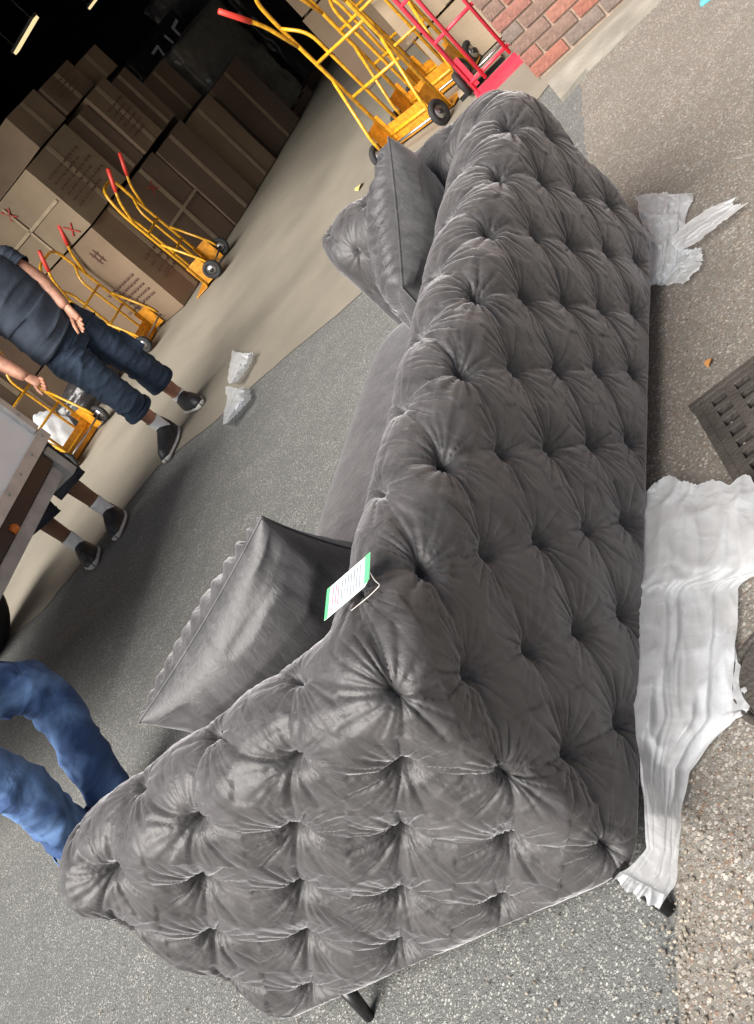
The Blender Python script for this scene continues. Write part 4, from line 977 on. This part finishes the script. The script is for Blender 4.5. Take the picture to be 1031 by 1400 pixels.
torso(man, [(hem, hv, .20, .155), (ce('wa'), hv, .205, .17), (ce('wa').lerp(ce('ch'), .5), sv, .205, .165), (ce('ch'), sv, .215, .145), (ce('ch').lerp(ce('nk'), .5), sv, .20, .12), (ce('nk').lerp(ce('ch'), .2), sv, .10, .08)], M['navy'])
for s in 'LR':
    a, b = ce('s' + s), ce('e' + s); limb('sleeve', [a.lerp(ce('ch'), .35), a, a.lerp(b, .45)], [.09, .085, .078, .076], M['navy'], man, wr=.08, seed=21)
for s in 'LR':
    h_, k_, a_ = ce('h' + s), ce('k' + s), ce('a' + s)
    lg = limb('trouser_leg', [h_.lerp(ce('pel'), .3) + Vector((0, 0, .06)), h_, k_, k_.lerp(a_, .42)], [.125, .125, .108, .096, .092, .094], M['navy2'], man, wr=.14, seed=31 + ord(s))
    pc = h_.lerp(k_, .75); 
    limb('trouser_cuff', [k_.lerp(a_, .34), k_.lerp(a_, .44)], [.098, .100], M['navy2'], man, wr=.04, seed=5)
torso(man, [(ce('pel') - Vector((0, 0, .10)), hv, .12, .11), (ce('pel'), hv, .185, .14), (ce('wa'), hv, .175, .14)], M['navy2'], 'trouser_top')
pk = ce('hL').lerp(ce('kL'), .72) + Vector((.10, -.05, 0)); axl = (ce('kL') - ce('hL')).normalized()
sdd = Vector((.5, -.85, 0)).normalized(); pz = axl; px__ = pz.cross(sdd).normalized()
box('cargo_pocket', pk - Vector((.03, 0, 0)), (.13, .02, .17), M['navy2'], man, Matrix((px__, pz.cross(px__) * -1, pz)).transposed(), .006)
for s, hl, to in (('L', at(252, 560), at(288, 588)), ('R', at(236, 583), at(218, 638))):
    a_ = ce('a' + s); k_ = ce('k' + s)
    limb('sock', [a_.lerp(k_, .30), a_.lerp(k_, .05), a_ - Vector((0, 0, .04))], [.046, .044, .045], M['sock'], man, wr=.05)
ff = Vector((-.45, -.9, 0)).normalized()
hLp = J['aL'] - mo; hRp = J['aR'] - mo
shoe(Vector((hLp.x, hLp.y, 0)) - Vector((.25, -.95, 0)).normalized() * .09, Vector((hLp.x, hLp.y, 0)) + Vector((.15, -.95, 0)).normalized() * .28, man)
shoe(Vector((hRp.x, hRp.y, 0)) - ff * .09, Vector((hRp.x, hRp.y, 0)) + ff * .29, man)
hand('hand', ce('wL'), (aty(112, 445, 6.37) - J['wL']), Vector((.6, .2, .5)), M['skin'], man, .55, 1.08)
hand('hand', ce('wR'), (aty(64, 527, 6.15) - J['wR']), Vector((.5, .3, .6)), M['skin'], man, .75, 1.0)
head(ce('nk') + Vector((0, 0, .20)), Vector((-.5, -.85, 0)), man, M['skin'])

# second man, bare legs below the lorry
m2o = Vector((-1.2, 6.1, 0)); man2 = empty('person', m2o, label='person in black shorts and white socks, upper body hidden by the lorry', cat='person')
K2 = {}
K2['aL'] = aty(150, 700, 6.15); K2['aR'] = aty(112, 748, 6.15)
K2['kL'] = aty(84, 654, 6.15); K2['kR'] = aty(48, 705, 6.15)
pl = K2['kL'].lerp(K2['kR'], .5) + Vector((.05, .1, .45)); sdv = (K2['kL'] - K2['kR']); sdv.z = 0; sdv.normalize()
K2['pel'] = pl; K2['hL'] = pl + sdv * .09; K2['hR'] = pl - sdv * .09; K2['wa'] = pl + Vector((0, 0, .18)); K2['ch'] = pl + Vector((0, 0, .42)); K2['nk'] = pl + Vector((0, 0, .62))
K2['sL'] = K2['ch'] + sdv * .19 + Vector((0, 0, .1)); K2['sR'] = K2['ch'] - sdv * .19 + Vector((0, 0, .1))
K2['eL'] = K2['sL'] + Vector((.05, -.05, -.28)); K2['wL'] = K2['eL'] + Vector((0, -.2, -.12)); K2['eR'] = K2['sR'] + Vector((-.05, -.05, -.28)); K2['wR'] = K2['eR'] + Vector((0, -.2, -.12))
c2 = lambda k_: K2[k_] - m2o
skin('body', [c2(k_) for k_ in ('pel', 'hL', 'kL', 'aL', 'hR', 'kR', 'aR', 'wa', 'ch', 'nk', 'sL', 'eL', 'wL', 'sR', 'eR', 'wR')], ee, [(.13, .10), .085, .060, .040, .085, .060, .040, (.13, .1), (.14, .11), .055, .06, .045, .03, .06, .045, .03], M['skin2'], man2)
torso(man2, [(c2('pel') - Vector((0, 0, .02)), sdv, .18, .14), (c2('wa'), sdv, .19, .14), (c2('ch'), sdv, .21, .14), (c2('ch').lerp(c2('nk'), .6), sdv, .19, .11), (c2('nk'), sdv, .09, .08)], M['navy'])
for s in 'LR':
    limb('shorts_leg', [c2('h' + s).lerp(c2('pel'), .3) + Vector((0, 0, .05)), c2('h' + s), c2('k' + s).lerp(c2('a' + s), .24)], [.13, .13, .115, .112], M['shorts'], man2, wr=.12, seed=61 + ord(s))
    limb('sleeve', [c2('s' + s).lerp(c2('ch'), .3), c2('s' + s), c2('s' + s).lerp(c2('e' + s), .5)], [.085, .08, .07], M['navy'], man2, wr=.06)
    limb('sock', [c2('a' + s).lerp(c2('k' + s), .34), c2('a' + s).lerp(c2('k' + s), .08), c2('a' + s) - Vector((0, 0, .04))], [.048, .044, .044], M['sock'], man2, wr=.05)
    p = c2('a' + s); p = Vector((p.x, p.y, 0)); dv_ = Vector((-.25 if s == 'L' else .0, -.95, 0)).normalized()
    shoe(p - dv_ * .08, p + dv_ * .23, man2)
    hand('hand', c2('w' + s), Vector((0, -.5, -.8)), Vector((.8, 0, 0)), M['skin2'], man2, .5)
head(c2('nk') + Vector((0, 0, .2)), Vector((-.2, -.9, 0)), man2, M['skin2'])

# man in blue jeans at the left edge
H3 = {}
H3['aL'] = at(146, 1094, .10); H3['kL'] = at(60, 938, .50); H3['aR'] = at(104, 1154, .10)
H3['kR'] = at(22, 1072, .46)
for a_, b_ in (('aL', 'kL'), ('aR', 'kR')): print('shin', a_, (H3[a_] - H3[b_]).length, H3[a_], H3[b_])
p3 = H3['kL'].lerp(H3['kR'], .5) + Vector((-.18, -.02, .38)); H3['pel'] = p3
sd3 = (H3['kL'] - H3['kR']); sd3.z = 0; sd3.normalize()
H3['hL'] = p3 + sd3 * .09; H3['hR'] = p3 - sd3 * .09
up3 = Vector((-.15, .0, 1)).normalized()
H3['wa'] = p3 + up3 * .18; H3['ch'] = p3 + up3 * .42; H3['nk'] = p3 + up3 * .6
for s, sg_ in (('L', 1), ('R', -1)):
    H3['s' + s] = H3['ch'] + sd3 * .19 * sg_ + Vector((0, 0, .08)); H3['e' + s] = H3['s' + s] + sd3 * .05 * sg_ + Vector((-.08, 0, -.27)); H3['w' + s] = H3['e' + s] + Vector((-.12, -.05, -.2))
m3o = Vector((p3.x, p3.y, 0)); man3 = empty('person', m3o, label='person in faded blue jeans stepping beside the near arm of the sofa', cat='person')
c3 = lambda k_: H3[k_] - m3o
skin('body', [c3(k_) for k_ in ('pel', 'hL', 'kL', 'aL', 'hR', 'kR', 'aR', 'wa', 'ch', 'nk', 'sL', 'eL', 'wL', 'sR', 'eR', 'wR')], ee, [(.12, .09), .075, .05, .036, .075, .05, .036, (.12, .1), (.13, .1), .055, .06, .045, .03, .06, .045, .03], M['skin'], man3)
torso(man3, [(c3('pel') + up3 * .02, sd3, .17, .13), (c3('wa'), sd3, .18, .13), (c3('ch'), sd3, .21, .13), (c3('ch').lerp(c3('nk'), .6), sd3, .19, .11), (c3('nk'), sd3, .09, .08)], M['navy'])
torso(man3, [(c3('pel') - up3 * .09, sd3, .12, .10), (c3('pel'), sd3, .17, .13), (c3('wa'), sd3, .16, .12)], M['denim'], 'jeans_top')
for s in 'LR':
    limb('jeans_leg', [c3('h' + s).lerp(c3('pel'), .3) + Vector((0, 0, .05)), c3('h' + s), c3('k' + s), c3('a' + s) - Vector((0, 0, .05))], [.115, .11, .098, .088, .080, .080, .082], M['denim'], man3, wr=.20, seed=81 + ord(s))
    sp_ = rounded([c3('h' + s), c3('k' + s), c3('a' + s)], .12, 5); o_ = Vector((.55, .1, .83)).normalized()
    tube('seam', [p_ + o_ * (.108 - .028 * i_ / len(sp_)) for i_, p_ in enumerate(sp_)], .0035, M['navy2'], man3, 6)
    limb('jeans_hem', [c3('a' + s) + (c3('k' + s) - c3('a' + s)).normalized() * .01, c3('a' + s) - (c3('k' + s) - c3('a' + s)).normalized() * .025], [.084, .086], M['denim'], man3, wr=.04, seed=4)
    limb('sleeve', [c3('s' + s).lerp(c3('ch'), .3), c3('s' + s), c3('s' + s).lerp(c3('e' + s), .5)], [.085, .08, .07], M['navy'], man3, wr=.06)
    p = c3('a' + s); p = Vector((p.x, p.y, 0)); dv_ = Vector((.7, -.6, 0)).normalized(); shoe(p - dv_ * .07, p + dv_ * .20, man3)
    hand('hand', c3('w' + s), Vector((-.1, -.3, -.8)), Vector((.8, 0, 0)), M['skin'], man3, .5)
head(c3('nk') + Vector((0, 0, .2)), Vector((.6, -.6, 0)), man3, M['skin'])
